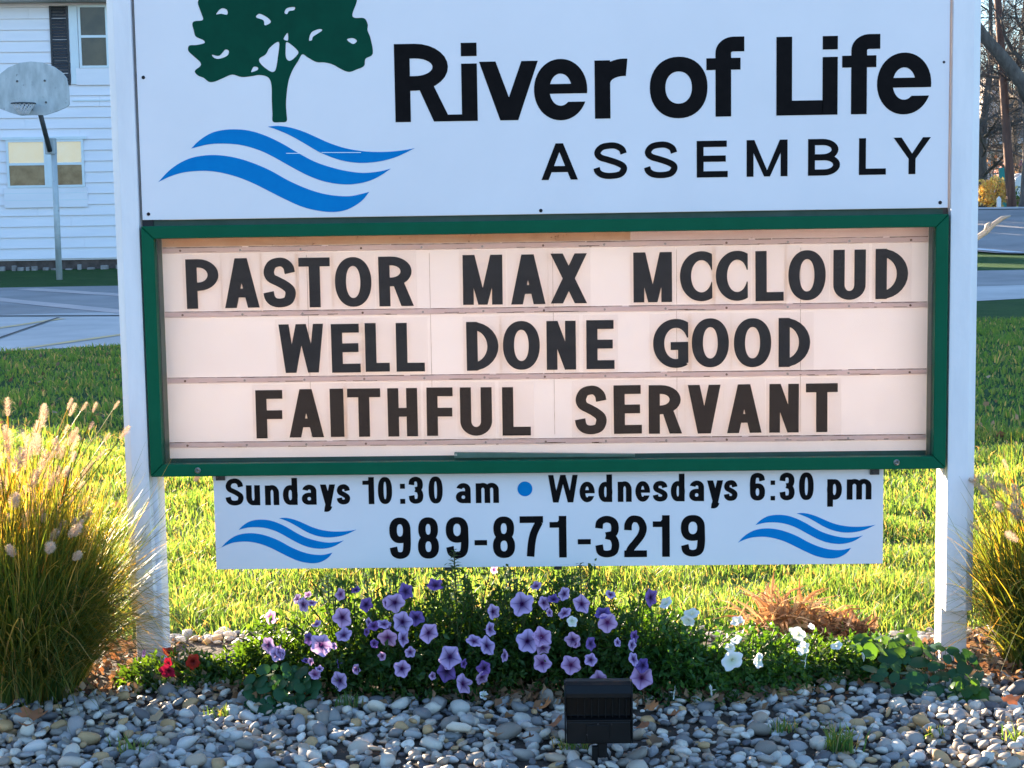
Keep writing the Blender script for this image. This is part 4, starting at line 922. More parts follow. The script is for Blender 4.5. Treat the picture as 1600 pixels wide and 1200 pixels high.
def shrub(name, label, base, rad, n, size, mat, seed, cat='shrub', group=None):
    t = empty(name, label, cat, base, 0, group); rng = np.random.default_rng(seed)
    V, F = leafcloud(n, (0, 0, rad[2]*.95), rad, size, rng); npobj('foliage', V, F, MT[mat], t, kind='stuff')
    m = MB(); rg = random.Random(seed)
    for k in range(9): a = rg.uniform(0, 6.28); m.tube([(0, 0, 0), (math.cos(a)*rad[0]*.4, math.sin(a)*rad[1]*.4, rad[2]*.8), (math.cos(a)*rad[0]*.7, math.sin(a)*rad[1]*.7, rad[2]*1.6)], [.03, .02, .008], 5)
    m.build('branches', MT['twig'], t, kind='stuff'); return t
shrub('yellow_shrub', 'bright yellow and orange leaved shrub across the street on the right', at(1553, 52), (.60, .5, .55), 1700, .13, 'yellow_leaf', 4)
shrub('brown_shrub', 'dark brown twiggy shrub behind the yellow shrub', at(1548, 58), (1.4, .9, 1.0), 900, .12, 'dry', 5)
shrub('green_shrub', 'small green shrub beside the parked white vehicle', at(1577, 55.5), (.45, .4, .45), 500, .10, 'bright_leaf', 6)
# thicket far off: thin brown stems
rng = np.random.default_rng(12); m = MB(); rg = random.Random(77)
for k in range(1500):
    x = rg.uniform(-60, 90) if k % 3 else rg.uniform(18, 45); y = rg.uniform(88, 112); h_ = rg.uniform(2.5, 9); p = Vector((x, y, gz(x, y)-.2)); q = [p]
    d = Vector((rg.gauss(0, .2), rg.gauss(0, .2), 1)).normalized()
    for i in range(4): d = (d+Vector((rg.gauss(0, .25), rg.gauss(0, .25), 0))).normalized(); q.append(q[-1]+d*h_/4)
    m.tube(q, [.09, .07, .05, .03, .015], 3, False)
    for i in (1, 2, 3, 4):
        for _ in range(2):
            d2 = (d+Vector((rg.gauss(0, .8), rg.gauss(0, .8), .2))).normalized(); m.tube([q[i], q[i]+d2*h_*.2, q[i]+d2*h_*.3+Vector((0, 0, h_*.1))], [.03, .02, .008], 3, False)
tag(m.build('bare_thicket', MT['twig'], kind='stuff'), 'brown leafless thicket far behind the street', 'thicket')
# far low tree line closing the horizon all round
rng = np.random.default_rng(21); A_ = rng.uniform(0, 2*math.pi, 16000); Rr = rng.uniform(235, 290, 16000); hz = 5+3*np.sin(A_*9)+2.2*np.sin(A_*23+1)+1.3*np.sin(A_*61)
P = np.stack([np.sin(A_)*Rr, np.cos(A_)*Rr, np.abs(rng.uniform(0, 1, 16000))*hz+.3+np.where((np.sin(A_) > 0) & (np.cos(A_) > 0), 2.5, 0)], 1)
V, F = leaves(P, 3.4, rng, asp=.9); tag(npobj('distant_tree_line', V, F, MT['dry'], kind='stuff'), 'low distant tree line along the horizon', 'trees')
# pale broken branch poking out behind the right post
q = [onY(px, py, .9) for px, py in ((1500, 392), (1526, 372), (1541, 362), (1552, 351), (1566, 341), (1579, 337))]
bp_ = Vector(q[0]); o0 = empty('broken_branch', 'pale broken dead branch sticking out behind the right post', 'branch', bp_)
m = MB(); m.tube([Vector(v)-bp_ for v in q], [.009, .010, .0105, .009, .008, .003], 8); m.build('branch_wood', MT['stick'], o0, True)
m = MB(); a = Vector(q[2])-bp_; m.tube([a, a+Vector((.004, 0, .022)), a+Vector((.014, 0, .032))], [.011, .009, .004], 7); m.build('branch_stub', MT['stick'], o0, True)
m = MB(); b0 = Vector(onY(1500, 1000, .9)); b0.z = 0; m.tube([Vector((0, 0, 0)), Vector((-.03, .02, -bp_.z*.5)), Vector((-.05, .03, -bp_.z-.02))], [.012, .016, .02], 7); m.build('branch_stem', MT['stick'], o0, True)
# tall evergreens added unseen behind the sign to shade the lawn and the street
def conifer(label, x, y, h_, r_, seed):
    t = empty('shade_evergreen', label, 'tree', (x, y, gz(x, y)), 0, 'evergreens added behind the sign for their shade'); rng = np.random.default_rng(seed)
    n = 5200; f = rng.uniform(.06, 1, n)**.8; a = rng.uniform(0, 6.283, n); rr = r_*(1-f)**.85*np.sqrt(rng.uniform(.1, 1, n))*(1+.22*np.sin(a*5+f*30)); P = np.stack([np.cos(a)*rr, np.sin(a)*rr, f*h_], 1)
    V, F = leaves(P, .62, rng, droop=.5, asp=.5); npobj('crown', V, F, MT['bright_leaf'], t, kind='stuff')
    m = MB(); m.tube([(0, 0, -.3), (0, 0, h_*.5), (0, 0, h_*.96)], [.28, .18, .03], 10); m.build('trunk', MT['bark'], t, True)
for i, (x, y, h_, r_) in enumerate([(-13.5, 62, 13.0, 3.2), (-9, 64, 15.0, 3.4), (-4.5, 61, 14.2, 3.3), (-.2, 63, 15.6, 3.5), (4.2, 61, 14.4, 3.2), (8.0, 64, 14.6, 3.0)]):
    conifer(('leftmost evergreen added unseen behind the sign for shade', 'second evergreen from the left, added unseen behind the sign for shade', 'third evergreen from the left, added unseen behind the sign for shade', 'tallest evergreen, added unseen behind the middle of the sign for shade', 'fifth evergreen from the left, added unseen behind the sign for shade', 'rightmost evergreen added unseen behind the sign for shade')[i], x, y, h_, r_, 90+i)
# ================================================================== LAWN BLADES
def blades(P, H, Wd, rng, lean=0.35, seg=2):
    n = len(P); a = rng.uniform(0, 2*math.pi, n); l = rng.normal(0, lean, n); h = H*rng.uniform(.55, 1.2, n); w_ = Wd*rng.uniform(.7, 1.3, n)
    dx, dy = np.cos(a), np.sin(a); b = rng.uniform(0, 2*math.pi, n); wx, wy = np.cos(b)*w_/2, np.sin(b)*w_/2
    x, y, z = P.T
    def lv(f, k):
        ox, oy = dx*l*h*f*f, dy*l*h*f*f
        return x+ox, y+oy, z+h*f*(1-.15*abs(l)*f), wx*k, wy*k
    A = lv(0, 1); B = lv(.55, .85); C_ = lv(1, 0)
    V = np.stack([np.stack([A[0]-A[3], A[1]-A[4], A[2]], 1), np.stack([A[0]+A[3], A[1]+A[4], A[2]], 1),
                  np.stack([B[0]-B[3], B[1]-B[4], B[2]], 1), np.stack([B[0]+B[3], B[1]+B[4], B[2]], 1), np.stack([C_[0], C_[1], C_[2]], 1)], 1).reshape(-1, 3)
    k = np.arange(n)*5; F = np.concatenate([np.stack([k, k+1, k+3], 1), np.stack([k, k+3, k+2], 1), np.stack([k+2, k+3, k+4], 1)])
    return V, F
rng = np.random.default_rng(3)
def patch(x0, x1, y0, y1, dens, H, Wd, name, label):
    n = int((x1-x0)*(y1-y0)*dens); P = np.stack([rng.uniform(x0, x1, n), rng.uniform(y0, y1, n), np.zeros(n)], 1)
    cl = np.sin(P[:, 0]*7.3+np.sin(P[:, 1]*5.1)*1.7)+np.sin(P[:, 1]*9.7+np.sin(P[:, 0]*4.3)*2)
    ne = (nl[0]+(P[:, 0]-nl[0])*1.0); ylim = e0[1]+(e1[1]-e0[1])*(P[:, 0]-e0[0])/(e1[0]-e0[0])
    keep = (P[:, 1] < ylim-.03) & (P[:, 1] > 0.33+0.05*np.sin(P[:, 0]*5)+rng.uniform(0, .15, n))
    pt = np.sin(P[:, 0]*2.1+np.sin(P[:, 1]*1.7)*2+.6)*np.sin(P[:, 1]*2.9+np.sin(P[:, 0]*3.3)*1.5)+.35*np.sin(P[:, 0]*11+P[:, 1]*6)
    keep &= rng.uniform(-1.1, 1.6, n) < 1.15-pt*.75
    P = P[keep]; h = H*(1+.30*cl[keep]-.12*pt[keep]); P[:, 2] = 0
    V, F = blades(P, h, Wd*1.05, rng, .75); o = npobj(name, V, F, MT['blade'], kind='stuff'); tag(o, label, 'grass')
patch(-3.0, 3.0, 0.3, 2.4, 6200, .050, .0048, 'near_grass', 'long sunlit grass just behind the flower bed')
patch(-3.6, 3.9, 2.4, 5.2, 3600, .052, .0062, 'middle_grass', 'sunlit lawn grass seen under the lower sign panel')
patch(-7.0, 8.0, 5.2, 14.5, 800, .050, .012, 'far_grass', 'shaded lawn grass between the sign and the parking pavement')
rng2 = np.random.default_rng(31); n = 700
P = np.stack([rng2.uniform(-6, 7, n), rng2.uniform(2.5, 11.2, n), np.full(n, .035)], 1)
V, F = leaves(P, .05, rng2, asp=.8); tag(npobj('lawn_litter', V, F, MT['dry'], kind='stuff'), 'small brown leaves scattered over the lawn', 'leaf litter')
# ================================================================== GRAVEL
def stone_mesh(seed, sub=2):
    import bmesh
    r = np.random.default_rng(seed); bm = bmesh.new(); bmesh.ops.create_icosphere(bm, subdivisions=sub, radius=1)
    V = np.array([v.co[:] for v in bm.verts]); F = np.array([[v.index for v in f.verts] for f in bm.faces]); bm.free()
    e = r.uniform(.66, .95); V = np.sign(V)*np.abs(V)**e
    for _ in range(9):
        d = r.normal(size=3); d /= np.linalg.norm(d); k = r.uniform(.45, .85); s = V@d; m_ = s > k; V[m_] -= np.outer((s[m_]-k)*r.uniform(.5, .85), d)
    ph = r.uniform(0, 6, 3); V *= (1+.05*np.sin(V[:, [1]]*3+ph[0])+.05*np.sin(V[:, [0]]*4+ph[1]))
    V *= np.array([1.08, r.uniform(.55, .92), r.uniform(.34, .66)])
    return V, F
SM = [stone_mesh(100+i) for i in range(16)]
rng = np.random.default_rng(5)
def zfree(x, y):                                # not under the two posts / lamp stake
    return True
cand = []
NX = 4200
X = rng.uniform(-2.35, 2.35, NX*3); Y = rng.uniform(-1.75, -.02, NX*3); acc = []
cell = {}
def bedfront(x):                                # front line of the planting, world y
    return np.interp(x, [-2.4, -1.35, -1.1, -.85, -.5, .0, .45, .75, 1.0, 1.3, 1.6, 2.4], [-.25, -.30, -.17, -.37, -.40, -.40, -.38, -.33, -.20, -.15, -.22, -.25])
layers = []
for layer in range(3):
    acc = []; cell = {}
    tries = [13000, 11000, 8000][layer]
    xs_r = rng.uniform(-2.35, 2.35, tries); ys_r = rng.uniform(-1.75, -.02, tries)
    rs = np.clip(rng.lognormal(math.log([.0178, .0158, .0165][layer]), .40, tries), .008, .034)
    for x, y, r_ in zip(xs_r, ys_r, rs):
        if y > bedfront(x)+.03-.05*(layer == 2)+rng.uniform(-.05, .05): continue
        if layer == 2 and math.sin(x*5.1+y*7)+math.sin(x*2.3-y*4+1) < .1: continue
        ci, cj = int(x/.06), int(y/.06); ok = True
        for a in (-1, 0, 1):
            for b in (-1, 0, 1):
                for (x2, y2, r2) in cell.get((ci+a, cj+b), ()):
                    if (x-x2)**2+(y-y2)**2 < ((r_+r2)*.80)**2: ok = False; break
        if not ok: continue
        cell.setdefault((ci, cj), []).append((x, y, r_)); acc.append((x, y, r_, layer))
    layers += acc
grav = tag(MB().box(-2.5, -1.9, -.05, 2.5, -.02, .006).build('gravel_bed', MT['soil']), 'bed of mixed grey river pebbles in front of the flowers', None, None, 'structure')
def projpx(p):
    d = np.array(p)-CAM; w_ = d@CF; return 800+FPX*(d@CR)/w_, 600-FPX*(d@CU)/w_, w_
info = []
for (x, y, r_, ly) in layers:
    z = .004+ly*.011+rng.uniform(-.003, .007)+r_*.15; px, py, w_ = projpx((x, y, z)); vis = -10 < px < 1610 and py < 1215
    info.append((-(r_/w_ if vis else 0)*(1+.35*ly), x, y, z, r_))
info.sort(); meshes = [npmesh('pebble', V*.001*0+V, F, MT['stone'], True) for V, F in SM]
for k, (s, x, y, z, r_) in enumerate(info[:298]):
    i = int(rng.integers(16)); o = bpy.data.objects.new('pebble', meshes[i]); o.location = (x, y, z); o.scale = (r_*1.12,)*3
    o.rotation_euler = (rng.normal(0, .38), rng.normal(0, .38), rng.uniform(0, 6.28)); link(o, grav)
VV, FF, off = [], [], 0
SL = [stone_mesh(300+i, 2) for i in range(12)]
for (s, x, y, z, r_) in info[298:]:
    V, F = SL[int(rng.integers(12))]; a, b, c = rng.normal(0, .3), rng.normal(0, .3), rng.uniform(0, 6.28)
    R = np.array(Matrix.Rotation(c, 3, 'Z')@Matrix.Rotation(a, 3, 'X')@Matrix.Rotation(b, 3, 'Y'))
    VV.append(V@R.T*r_*1.12+np.array([x, y, z])); FF.append(F+off); off += len(V)
npobj('pebble_mass', np.concatenate(VV), np.concatenate(FF), MT['stone'], grav, True, 'stuff')
# pale edging gravel behind the bed, sunlit
VV, FF, off = [], [], 0
for k in range(420):
    x = rng.uniform(-1.35, 1.65); y = .34+.05*math.sin(x*5)+rng.normal(0, .035)
    if -.85 < x < .95 and rng.uniform() < .6: continue
    V, F = SL[int(rng.integers(12))]; r_ = rng.uniform(.012, .03); R = np.array(Matrix.Rotation(rng.uniform(0, 6), 3, 'Z')); VV.append(V@R.T*r_+np.array([x, y, .012])); FF.append(F+off); off += len(V)
tag(npobj('back_pebbles', np.concatenate(VV), np.concatenate(FF), MT['stone'], None, True, 'stuff'), 'thin line of pale pebbles between the flowers and the lawn', 'pebbles')
# ================================================================== ORNAMENTAL GRASSES
def ogr(name, label, base, n, H, R0, spread, seed, plumes, group, bias=(0, 0)):
    t = empty(name, label, 'ornamental grass', base, 0, group); rng = np.random.default_rng(seed)
    K = 7; a = rng.uniform(0, 2*math.pi, n); r0 = R0*np.sqrt(rng.uniform(0, 1, n)); x0, y0 = r0*np.cos(a), r0*np.sin(a)
    out = np.clip(rng.beta(1.3, 2.2, n), 0, 1)*spread; aa = a+rng.normal(0, .5, n); h = H*rng.uniform(.42, 1.05, n)*(1-.30*out/spread)
    droop = rng.uniform(0, 1, n)**.8*(.45+1.45*out/spread); w_ = rng.uniform(.0012, .0027, n); V = []; 
    sx, sy = -np.sin(aa), np.cos(aa); tw = rng.uniform(-1, 1, n)
    for i in range(K+1):
        f = i/K; rr = out*(f**1.6)+.02*f; zz = h*(f-droop*.55*f**3); ww = w_*(1-f**2.5)+.0003
        wob = .035*np.sin(tw*9+f*3.5)*f; cx, cy = x0+np.cos(aa)*rr+wob, y0+np.sin(aa)*rr-wob*.6; c_, s_ = np.cos(tw), np.sin(tw)
        wx, wy = (sx*c_+np.cos(aa)*s_)*ww, (sy*c_+np.sin(aa)*s_)*ww
        V.append(np.stack([cx-wx, cy-wy, zz], 1)); V.append(np.stack([cx+wx, cy+wy, zz], 1))
    V = np.stack(V, 1).reshape(-1, 3); V[:, 2] = np.maximum(V[:, 2], .004); k = np.arange(n)*2*(K+1); F = []
    for i in range(K): F += [np.stack([k+2*i, k+2*i+1, k+2*i+3], 1), np.stack([k+2*i, k+2*i+3, k+2*i+2], 1)]
    npobj('blades', V, np.concatenate(F), MT['reed'], t, kind='stuff')
    # seed heads: fuzzy bottle-brush plumes on thin stalks
    def plume_mesh(sd):
        r = np.random.default_rng(sd); m_ = 340; L = .062; u = r.uniform(0, 1, m_); th = r.uniform(0, 6.283, m_); rad = .004; ln = .017*np.sin(np.clip(u, .06, .96)*math.pi)**.5*r.uniform(.6, 1.15, m_)
        p = np.stack([np.cos(th)*rad, np.sin(th)*rad, u*L], 1); d = np.stack([np.cos(th), np.sin(th), np.full(m_, .65)], 1); q = p+d*ln[:, None]*.85
        tn = np.stack([-np.sin(th), np.cos(th), np.zeros(m_)], 1)*.0008
        V = np.stack([p-tn, p+tn, q], 1).reshape(-1, 3); k = np.arange(m_)*3; return npmesh('seed_head', V, np.stack([k, k+1, k+2], 1), MT['plume'])
    pm = [plume_mesh(seed*10+i) for i in range(4)]; rg = random.Random(seed)
    for i, pl_ in enumerate(plumes):
        px, py, yy, sc = pl_; tip = onY(px, py, base[1]+yy)-Vector(base); root = Vector((rg.uniform(-1, 1)*R0*.6, rg.uniform(-1, 1)*R0*.6, .02))
        lean_ = Vector((tip.x-root.x, tip.y-root.y, 0)); mid = root+lean_*.3+Vector((0, 0, tip.z*.6)); C = catmull([root, mid, tip], 5); m = MB(); m.tube(C, [.0016]*len(C), 4, False)
        st = m.build('stalk', MT['reed'], t); d = (C[-1]-C[-3]).normalized()
        o = bpy.data.objects.new('seed_head', pm[i % 4]); o.location = tip; o.rotation_euler = d.to_track_quat('Z', 'Y').to_euler(); o.scale = (sc,)*3; link(o, st)
    return t
lb = onG(62, 1088); rgp = random.Random(11); extra = [(rgp.uniform(-30, 125), rgp.uniform(690, 850), rgp.uniform(-.15, .2), rgp.uniform(.45, 1.05)) for _ in range(85)]
pls = [(12, 650, .05, .9), (66, 668, .0, 1.1), (63, 655, .1, .8), (105, 640, .05, .6), (108, 650, .15, .7), (127, 642, .1, .5), (145, 645, .05, .55), (177, 640, .1, .5), (52, 690, .1, 1.1), (54, 712, -.1, 1.1), (100, 678, .1, .5),
       (138, 672, .05, .5), (112, 692, .1, .8), (162, 690, .0, .5), (187, 686, .1, .8), (10, 715, -.05, 1.3), (22, 740, -.12, 1.4), (36, 725, -.05, 1.2), (4, 765, -.1, 1.2), (60, 740, -.1, 1.2), (44, 770, -.15, 1.2), (20, 795, -.2, 1.1),
       (75, 765, -.1, .9), (128, 745, .05, .9), (150, 720, .05, .6), (108, 838, -.3, 1.0), (76, 862, -.32, 1.0), (115, 874, -.3, .8), (22, 868, -.3, .9), (-10, 700, 0, 1.1), (-14, 760, 0, 1.3), (85, 715, .0, 1.0)]
ogr('fountain_grass', 'tall fountain grass clump with pale seed heads in front of the left post', (lb.x-.07, lb.y+.02, 0), 8000, .86, .19, .50, 61, pls+extra, 'ornamental grasses beside the sign')
rq = random.Random(9)
pls += []
rb_ = onG(1652, 1062)
plr = [(1530, 752, .05, .8), (1540, 768, .0, 1.0), (1556, 765, .0, 1.0), (1549, 782, -.05, .9), (1566, 800, -.1, .8), (1580, 775, 0, .9), (1592, 790, -.1, 1.2), (1597, 815, -.1, 1.3), (1540, 800, .05, .6), (1610, 770, 0, 1.1), (1640, 750, 0, 1.2), (1532, 830, 0, .6), (1590, 845, -.2, .9), (1575, 735, .1, .6)]
ogr('fountain_grass', 'sunlit fountain grass clump at the right edge beside the right post', (rb_.x+.03, rb_.y+.12, 0), 3000, .74, .15, .42, 62, plr, 'ornamental grasses beside the sign', (0, 0))
# ================================================================== PETUNIAS
def flower_mesh(kind, sd):
    r = np.random.default_rng(sd); nr, na = 7, 40; V = [(0, 0, -.42)]; C = []; 
    pal = {'purple': ((.58, .42, .72), (.34, .19, .50), (.050, .010, .085)), 'pink': ((.62, .40, .66), (.42, .20, .48), (.12, .02, .12)), 'white': ((.86, .88, .90), (.80, .84, .84), (.66, .70, .52)),
           'red': ((.42, .012, .03), (.30, .008, .02), (.10, .004, .01)), 'deep': ((.22, .13, .42), (.13, .06, .28), (.03, .01, .06))}[kind]
    pal = [np.array(c) for c in pal]; C.append(pal[2]); ph = r.uniform(0, 6.28); lob = r.uniform(.8, 1.2, 5)
    for i in range(1, nr+1):
        f = i/nr
        for j in range(na):
            a = 2*math.pi*j/na; k5 = math.cos(5*(a)); lb_ = lob[int((a/(2*math.pi)*5+.5)) % 5]
            R = (.16*min(1, f*2.2) if f < .45 else .16+(1-.16)*((f-.45)/.55)**.85)
            if f > .45: R *= 1+(.105*k5*lb_+.04*math.sin(3*a+ph)+.03*math.sin(10*a+ph))*(f-.45)/.55
            z = -.42*(1-min(1, f/.5))**1.0 if f < .5 else .06*math.sin((f-.5)*3)+.07*math.sin(a*5+ph)*(f-.5)*lb_+.06*math.sin(a*2+ph*2)*(f-.5)*2-.10*(f-.5)**2*4*(.5-.5*k5)
            V.append((R*math.cos(a), R*math.sin(a), z))
            vein = 1.0*max(0, k5)**10*max(0, 1-max(0, f-.42)*1.55)
            fine = .10*max(0, math.cos(15*a))**4
            t_ = min(1, max(0, (f-.46)/.36)); c = pal[2]*(1-t_)+pal[0]*t_
            mv = min(1, vein*1.1); c = c*(1-mv)+pal[2]*mv if kind not in ('white', 'red') else c
            c = c*(1-fine)+pal[1]*fine; C.append(c)
    F = [(0, 1+j, 1+(j+1) % na) for j in range(na)]
    for i in range(nr-1):
        for j in range(na):
            a, b = 1+i*na+j, 1+i*na+(j+1) % na; F += [(a, a+na, b+na), (a, b+na, b)]
    k = len(V)                                    # calyx tube behind
    for i, (z, rr) in enumerate(((-.38, .10), (-.62, .07), (-.85, .045))):
        for j in range(8): V.append((rr*math.cos(j*math.pi/4), rr*math.sin(j*math.pi/4), z)); C.append(pal[1]*.8 if i < 2 else np.array((.05, .10, .03)))
    for i in range(2):
        for j in range(8): a, b = k+i*8+j, k+i*8+(j+1) % 8; F += [(a, b, b+8), (a, b+8, a+8)]
    C = np.concatenate([np.array(C), np.ones((len(C), 1))], 1)
    return npmesh('bloom', np.array(V), np.array(F), MT['petal'], True, C)
FM = {k: [flower_mesh(k, 50+i*7+h) for i in range(4)] for h, k in enumerate(('purple', 'pink', 'white', 'red', 'deep'))}
# plants: label, px, py of base, radius, height, leaves, leaf size, material
PL = [('low red flowered petunia at the foot of the left post', 275, 1062, .17, .085, 1000, .024, 'petunia_leaf', .13),
      ('low leafy petunia with one pale bloom left of the round leaved plant', 372, 1058, .17, .10, 1100, .023, 'petunia_leaf', .13),
      ('petunia with paired lilac blooms above the round leaved plant', 455, 1062, .18, .19, 1700, .024, 'petunia_leaf', .17),
      ('purple petunia with many blooms below the left half of the phone number', 545, 1070, .20, .28, 2600, .024, 'petunia_leaf', .18),
      ('purple petunia under the start of the phone number', 635, 1072, .20, .298, 3000, .024, 'petunia_leaf', .19),
      ('tall purple petunia whose top stem crosses the phone number', 722, 1075, .19, .328, 3200, .024, 'petunia_leaf', .19),
      ('purple petunia left of the black floodlight', 815, 1072, .20, .325, 3100, .024, 'petunia_leaf', .19),
      ('purple petunia directly behind the black floodlight', 910, 1072, .20, .335, 3000, .024, 'petunia_leaf', .19),
      ('petunia with pinkish blooms right of the black floodlight', 1000, 1070, .20, .27, 2500, .024, 'bright_leaf', .18),
      ('white petunia with drooping trumpet beside the purple petunias', 1085, 1076, .19, .19, 2000, .025, 'bright_leaf', .17),
      ('white petunia with a cluster of open blooms right of the bed centre', 1165, 1068, .19, .17, 2000, .025, 'bright_leaf', .17),
      ('white petunia with two stacked blooms before the brown dead clump', 1262, 1056, .18, .125, 1600, .024, 'petunia_leaf', .15),
      ('low green petunia with small white buds left of the right post', 1350, 1046, .17, .10, 1400, .024, 'bright_leaf', .15)]
plants = []
def plant(label, px, py, rad, h, nleaf, lsz, mat, ry, seed):
    b = onG(px, py); b = Vector((b.x, b.y-.05, 0)); t = empty('petunia_plant' if 'petunia' in label else 'leafy_plant', label, 'flowering plant', b, 0, 'plants in the flower bed'); rng = np.random.default_rng(seed)
    nleaf = int(nleaf*1.15); h *= 1.10; ns = max(14, nleaf//36); a = rng.uniform(0, 2*math.pi, ns); rr = np.sqrt(rng.uniform(0, 1, ns)); tip = np.stack([np.cos(a)*rr*rad, np.sin(a)*rr*ry, h*(1-.45*rr**2)*rng.uniform(.50, 1.12, ns)], 1)
    m = MB(); P = []; D = []
    for s_ in range(ns):
        r0 = np.array([tip[s_, 0]*.25, tip[s_, 1]*.25, 0]); T = tip[s_]; md = (r0+T)/2+np.array([0, 0, h*.12])+rng.normal(0, .012, 3)
        C = catmull([Vector(r0), Vector(md), Vector(T)], 4); m.tube(C, [.0020]*len(C), 4, False)
    npl = nleaf; si = rng.integers(ns, size=npl); f = rng.uniform(.12, 1.03, npl)**.8; r0 = tip[si]*np.array([.25, .25, 0]); mdp = (r0+tip[si])/2+np.array([0, 0, h*.12])
    P = (1-f)[:, None]**2*r0+2*(f*(1-f))[:, None]*mdp+f[:, None]**2*tip[si]+rng.normal(0, .008, (npl, 3)); P[:, 2] = np.maximum(P[:, 2], .008)
    nk = int(nleaf*.55); ak = rng.uniform(0, 6.283, nk); rk = rng.uniform(.55, 1.08, nk); PK = np.stack([np.cos(ak)*rk*rad, np.sin(ak)*rk*ry, rng.uniform(.008, 1, nk)*h*.60*(1.15-.5*rk**2)], 1)
    P = np.concatenate([P, PK]); V, F = leaves(P, lsz, rng, up=.7, droop=-.25, asp=.46); npobj('foliage', V, F, MT[mat], t, kind='stuff', smooth_=True)
    m.build('stems', MT['stem'], t, kind='stuff'); t['_h'] = h; plants.append((b, t, rad, ry, h)); del t['_h']; return t
for i, q in enumerate(PL): plant(*q, seed=200+i)
FL = [('deep',354,1027,.75,'s'),('purple',419,1008,.9,'l'),('purple',433.7,1022,1,''),('purple',502,1008,1.15,''),('deep',482,998,.6,'l'),('purple',535,965,1.1,''),('purple',537,992,.9,'u'),('deep',572,945,.8,''),('purple',616.6,942,1.2,''),('deep',634,924,.9,'r'),
      ('deep',584,978,.8,'u'),('pink',606,997,1.15,'d'),('purple',600,975,.9,'u'),('purple',629,972,1.15,''),('deep',650,965.6,1.0,''),('purple',670,989,1.15,''),('purple',641,1019,.75,''),('purple',628,1045,1.1,''),('purple',530.6,1064,1.1,''),('deep',528,1037,.5,'s'),
      ('pink',423,964,.8,'r'),('pink',495,975,.5,'u'),('deep',556,922,.6,'u'),('pink',487,942,.5,'u'),
      ('purple',815.6,943.8,1.2,''),('purple',850,942,.85,'r'),('deep',865,936,.7,'u'),('purple',908.8,943.8,1.15,''),('purple',882,958,.9,'u'),('white',893.8,971,.7,'d'),('deep',942,958,.9,'u'),('pink',949,973,1.1,''),('purple',895,1000,.95,'d'),
      ('purple',824.4,1002,1.15,''),('pink',846.9,995,1.15,''),('purple',848,1013,1.0,'d'),('pink',847,1036,1.1,''),('purple',740.6,1001.6,1.05,'u'),('purple',761,1009,.95,''),('purple',703,1026.6,1.15,''),('deep',697.5,1050,1.0,'d'),('deep',756,1044,.85,''),('purple',753,1059,.85,'d'),
      ('purple',724,1068.8,1.05,'r'),('pink',892,1039,1.0,''),('deep',923,1006,.8,'r'),('purple',923,1031,.8,''),('purple',987.5,1008,.8,'r'),('purple',990,1030,.8,'r'),('pink',1002.5,1058.8,1.15,''),('pink',936,1062,1.05,''),('deep',1017,934,1.0,'r'),('pink',837.5,915.6,.65,'u'),('pink',772,890,.6,'r'),
      ('white',756,1086,.45,''),('deep',680,914,.8,'u'),('deep',225,1020,.45,'s'),
      ('white',1144,1032,1.25,''),('white',1150,1000,.8,'u'),('white',1140.6,1012,.6,'d'),('white',1185.6,1032,.9,'r'),('white',1245.6,991,1.0,''),('white',1255,1013,1.0,'d'),('white',1258.7,1033,.8,'s'),('white',1268,979,.5,'u'),('white',1080.6,958.7,1.0,'u'),('white',1152,970,.9,'u'),('white',1075,970,.8,'d'),
      ('white',1307,1009,.7,'u'),('white',1348.7,1026,.5,'s'),('white',1053.6,1082,.7,'s'),('white',1111,1078.7,.6,'s'),('white',1272,1075,.5,'s'),('white',1040,942,.9,'u'),
      ('red',264,1018.7,.85,'u'),('red',301.6,1033.8,.8,''),('red',261.6,1048.4,1.05,'d'),('red',262,1036,.7,'r')]
rg = random.Random(14)
for _ in range(34):
    FL.append((rg.choice(('purple', 'deep', 'pink', 'purple')), rg.uniform(425, 1015), rg.uniform(915, 1060), rg.uniform(.42, .85), rg.choice('ulrrlds')))
rg = random.Random(4)
